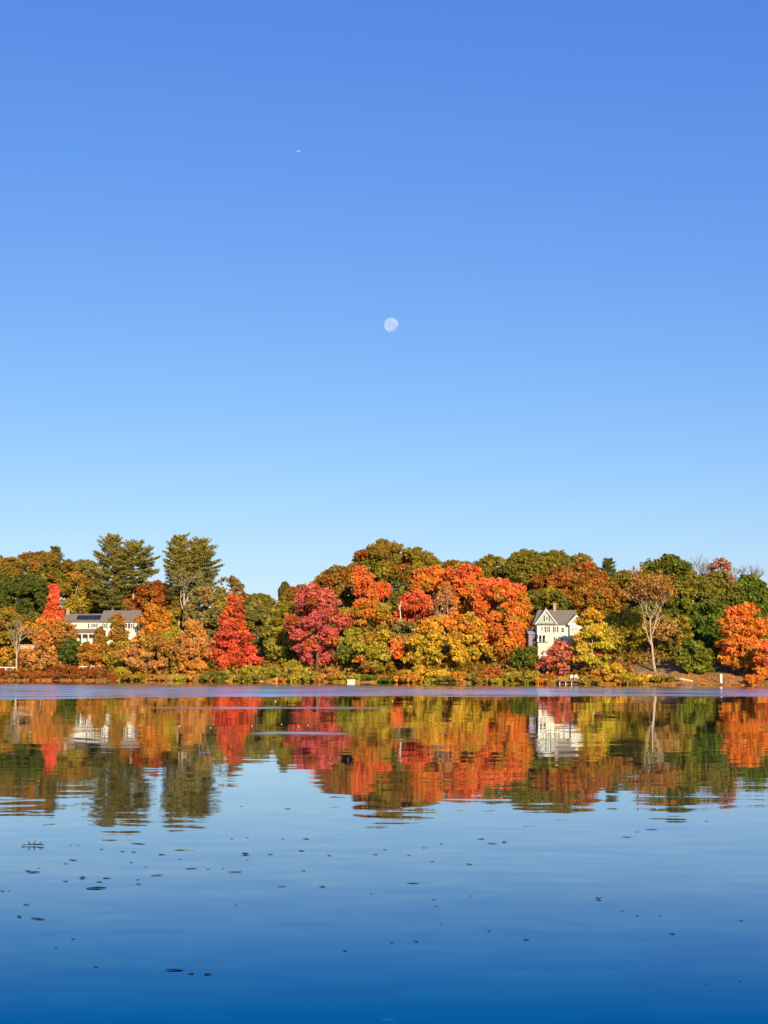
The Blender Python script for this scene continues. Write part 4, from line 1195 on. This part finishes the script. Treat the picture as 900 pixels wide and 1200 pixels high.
UNIQUE = {
 (204, 1137): 'longest dark leaf heap floating near the bottom left',
 (224, 1141): 'dark leaf just right of the longest leaf heap at bottom left',
 (243, 1142): 'dark leaf at the right end of the bottom left trail',
 (44, 1077): 'dark curled leaf heap at the left edge of the near water',
 (23, 1074): 'small upright dark leaf left of the curled heap at left edge',
 (113, 1041): 'long thin dark leaf strip at the left of the near water',
 (378, 1039): 'dark star shaped leaf standing up at the centre left of the water',
 (484, 1035): 'dark boat shaped leaf floating at the centre of the water',
 (701, 1054): 'dark star shaped leaf alone on the right of the near water',
 (404, 1114): 'dark upright leaf alone low in the middle of the water',
 (488, 1103): 'dark pointed leaf nearest the picture centre low on the water',
 (763, 972): 'cluster like thin leaf strip floating farthest right on the water',
 (734, 981): 'thin pale brown leaf strip left of the right strip',
 (587, 1001): None,
}
def floating():
    rng = np.random.default_rng(9)
    for (px, py, l, s) in _leaves_table():
        w = on_water(px, py)
        t = w.y / F
        L = l * t * 0.95
        shape = {'s': 'oval', 'o': 'oval'}.get(s, s)
        mb = leaf_mesh('floating_leaf', rng, L, shape)
        a = rng.normal() * 0.25
        me = mb.mesh('floating_leaf', M['wet_leaf'])
        o = new_obj('floating_leaf', me, None, (w.x, w.y, 0.0))
        o.rotation_euler = (0, 0, a)
        lab = None
        for (ux, uy), ll in UNIQUE.items():
            if ll and abs(ux - px) < 2.2 and abs(uy - py) < 2.2: lab = ll
        side = ['left edge', 'left', 'centre', 'right', 'right edge'][0 if px < 120 else 1 if px < 330 else 2 if px < 600 else 3 if px < 780 else 4]
        row = 'just below the reflections' if py < 1005 else 'halfway down the open water' if py < 1050 else 'low on the dark blue water'
        kind = {'s': 'tiny dark leaf fleck', 'o': 'small flat dark leaf', 'strip': 'thin dark leaf strip', 'star': 'small pointed dark leaf', 'heap': 'dark lump of leaf'}[s]
        if lab is None:
            tag(o, '%s at the %s, %s' % (kind, side, row), 'leaf', '%s at the %s %s' % (kind, side, row))
        else:
            tag(o, lab, 'leaf', 'larger dark leaves on the near water')
    # twig with upright stalks
    w = on_water(39, 991.5); s = w.y / F
    mb = MB()
    mb.tube([(w.x - 13 * s, w.y, .02), (w.x, w.y + .1, .03), (w.x + 14 * s, w.y - .1, .03)], [.012, .014, .008], 5)
    r = random.Random(4)
    for dx, dz, lean in ((-6, 4, .4), (-3, 6, -.5), (0, 7, .3), (2, 4, -.3), (7, 5, .5), (10, 3, -.2), (4, 3, 1.0)):
        mb.tube([(w.x + dx * s, w.y, .02), (w.x + (dx + lean * dz) * s, w.y + .1 * r.random(), .02 + dz * s * .8)], [.009, .005], 4)
    tag(mb.build('floating_twig', M['wet_leaf']), 'dark twig with upright stalks floating at the left below the reflections', 'twig')
    # pale dry leaves riding upright far out, catching the sun
    for px, py, where in ((35, 858, 'at the left edge of the reflections'), (210, 851, 'in the reflection right of the left house'), (247, 853, 'left of the slim red tree reflection'),
                          (295, 851, 'on the right edge of the slim red tree reflection'), (323, 822, 'upper left of the crimson tree reflection'), (330, 849, 'low left of the crimson tree reflection'),
                          (350, 851.5, 'left one of two within the crimson tree reflection'), (361, 850, 'right one of two within the crimson tree reflection'),
                          (481, 828, 'at the right end of the upper wind streak'), (460, 822, 'just above the right end of the upper wind streak')):
        w = on_water(px, py); s = w.y / F
        L = 1.4 * s
        mb = MB()
        mb.hull([(-L / 2, 0, .0), (0, .02, .015), (L / 2, 0, .0), (L * .3, .05, L * .55), (0, .06, L * .75), (-L * .35, .05, L * .5)] +
                [(-L / 2, .02, .0), (0, .04, .01), (L / 2, .02, .0), (L * .3, .07, L * .55), (0, .08, L * .75), (-L * .35, .07, L * .5)],
                [(0, 1, 2, 3, 4, 5), (11, 10, 9, 8, 7, 6)] + [(i, i + 6, (i + 1) % 6 + 6, (i + 1) % 6) for i in range(6)])
        o = new_obj('floating_leaf', mb.mesh('floating_leaf', M['pale_leaf']), None, (w.x, w.y, 0))
        tag(o, 'tiny pale dry leaf ' + where, 'leaf', 'pale dry leaves among the tree reflections')
floating()

# ------------------------------------------------------------------ moon and aircraft
def moon():
    d = 9000.0
    c = P(458.3, 380.6, d)
    rad = 8.3 * (c - Vector((0, 0, CAM_Z))).length / F / 1.0
    import bmesh
    bm = bmesh.new(); bmesh.ops.create_uvsphere(bm, u_segments=48, v_segments=24, radius=rad)
    me = bpy.data.meshes.new('moon'); bm.to_mesh(me); bm.free()
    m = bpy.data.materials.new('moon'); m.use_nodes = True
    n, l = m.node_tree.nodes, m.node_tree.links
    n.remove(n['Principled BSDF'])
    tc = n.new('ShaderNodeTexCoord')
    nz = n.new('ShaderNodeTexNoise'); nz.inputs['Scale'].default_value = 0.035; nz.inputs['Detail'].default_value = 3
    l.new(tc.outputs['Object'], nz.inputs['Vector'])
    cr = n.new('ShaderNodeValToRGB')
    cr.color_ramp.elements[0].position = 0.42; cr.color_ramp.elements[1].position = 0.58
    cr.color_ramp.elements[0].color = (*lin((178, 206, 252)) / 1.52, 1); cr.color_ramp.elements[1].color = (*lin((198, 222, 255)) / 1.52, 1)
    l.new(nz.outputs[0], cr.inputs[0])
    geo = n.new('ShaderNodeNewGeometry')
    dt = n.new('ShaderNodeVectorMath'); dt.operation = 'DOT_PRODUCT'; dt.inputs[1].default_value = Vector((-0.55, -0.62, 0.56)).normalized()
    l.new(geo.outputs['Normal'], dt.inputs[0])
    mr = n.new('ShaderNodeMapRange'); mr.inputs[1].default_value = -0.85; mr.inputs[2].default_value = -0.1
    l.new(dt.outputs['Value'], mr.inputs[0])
    ph = n.new('ShaderNodeMix'); ph.data_type = 'RGBA'; ph.inputs[6].default_value = (*(lin((132, 180, 247)) / 1.52), 1)  # shaded limb painted in: colour fades to sky blue along the normal
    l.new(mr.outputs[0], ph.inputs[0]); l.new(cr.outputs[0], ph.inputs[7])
    e = n.new('ShaderNodeEmission'); l.new(ph.outputs[2], e.inputs[0])  # disc glows by emission instead of taking sunlight
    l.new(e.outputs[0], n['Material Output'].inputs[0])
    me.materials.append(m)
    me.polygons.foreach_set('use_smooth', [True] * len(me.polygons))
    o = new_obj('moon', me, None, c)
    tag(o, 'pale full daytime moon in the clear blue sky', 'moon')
moon()

def aircraft():
    d = 7000.0
    c = P(349.8, 177.3, d)
    s = (c.length) / F           # metres per photo pixel up there
    root = thing('airplane', 'tiny distant airplane high in the blue sky above the moon', 'airplane', c)
    L = 4.4 * s
    def loc(v): return tuple(Vector(v) + c)
    f = MB()
    f.tube([loc((-L / 2, 0, 0)), loc((-L * .42, 0, .02 * L)), loc((-L * .2, 0, .02 * L)), loc((L * .3, 0, 0)), loc((L * .45, 0, -.01 * L)), loc((L / 2, 0, -.02 * L))],
           [.01 * L, .04 * L, .06 * L, .065 * L, .045 * L, .012 * L], 10)
    f.build('fuselage', M['metal_white'], root, True)
    for sy in (-1, 1):
        q = [(L * .12, 0, 0), (-L * .02, 0, 0), (-L * .16, sy * L * .45, .04 * L), (-L * .1, sy * L * .45, .04 * L)]
        q = [loc(v) for v in (q if sy > 0 else q[::-1])]
        MB().slab(q, .012 * L).build('wing', M['metal_white'], root)
        q = [(-L * .36, 0, .03 * L), (-L * .44, 0, .03 * L), (-L * .5, sy * L * .16, .05 * L), (-L * .46, sy * L * .16, .05 * L)]
        q = [loc(v) for v in (q if sy > 0 else q[::-1])]
        MB().slab(q, .008 * L).build('tailplane', M['metal_white'], root)
        f = MB().tube([loc((L * .1, sy * L * .16, -.03 * L)), loc((L * .0, sy * L * .16, -.03 * L))], [.03 * L, .025 * L], 8)
        f.build('engine', M['metal_white'], root, True)
    MB().slab([loc(v) for v in ((-L * .32, 0, .04 * L), (-L * .46, 0, .04 * L), (-L * .52, 0, .2 * L), (-L * .45, 0, .2 * L))], .012 * L).build('tail_fin', M['metal_white'], root)
aircraft()
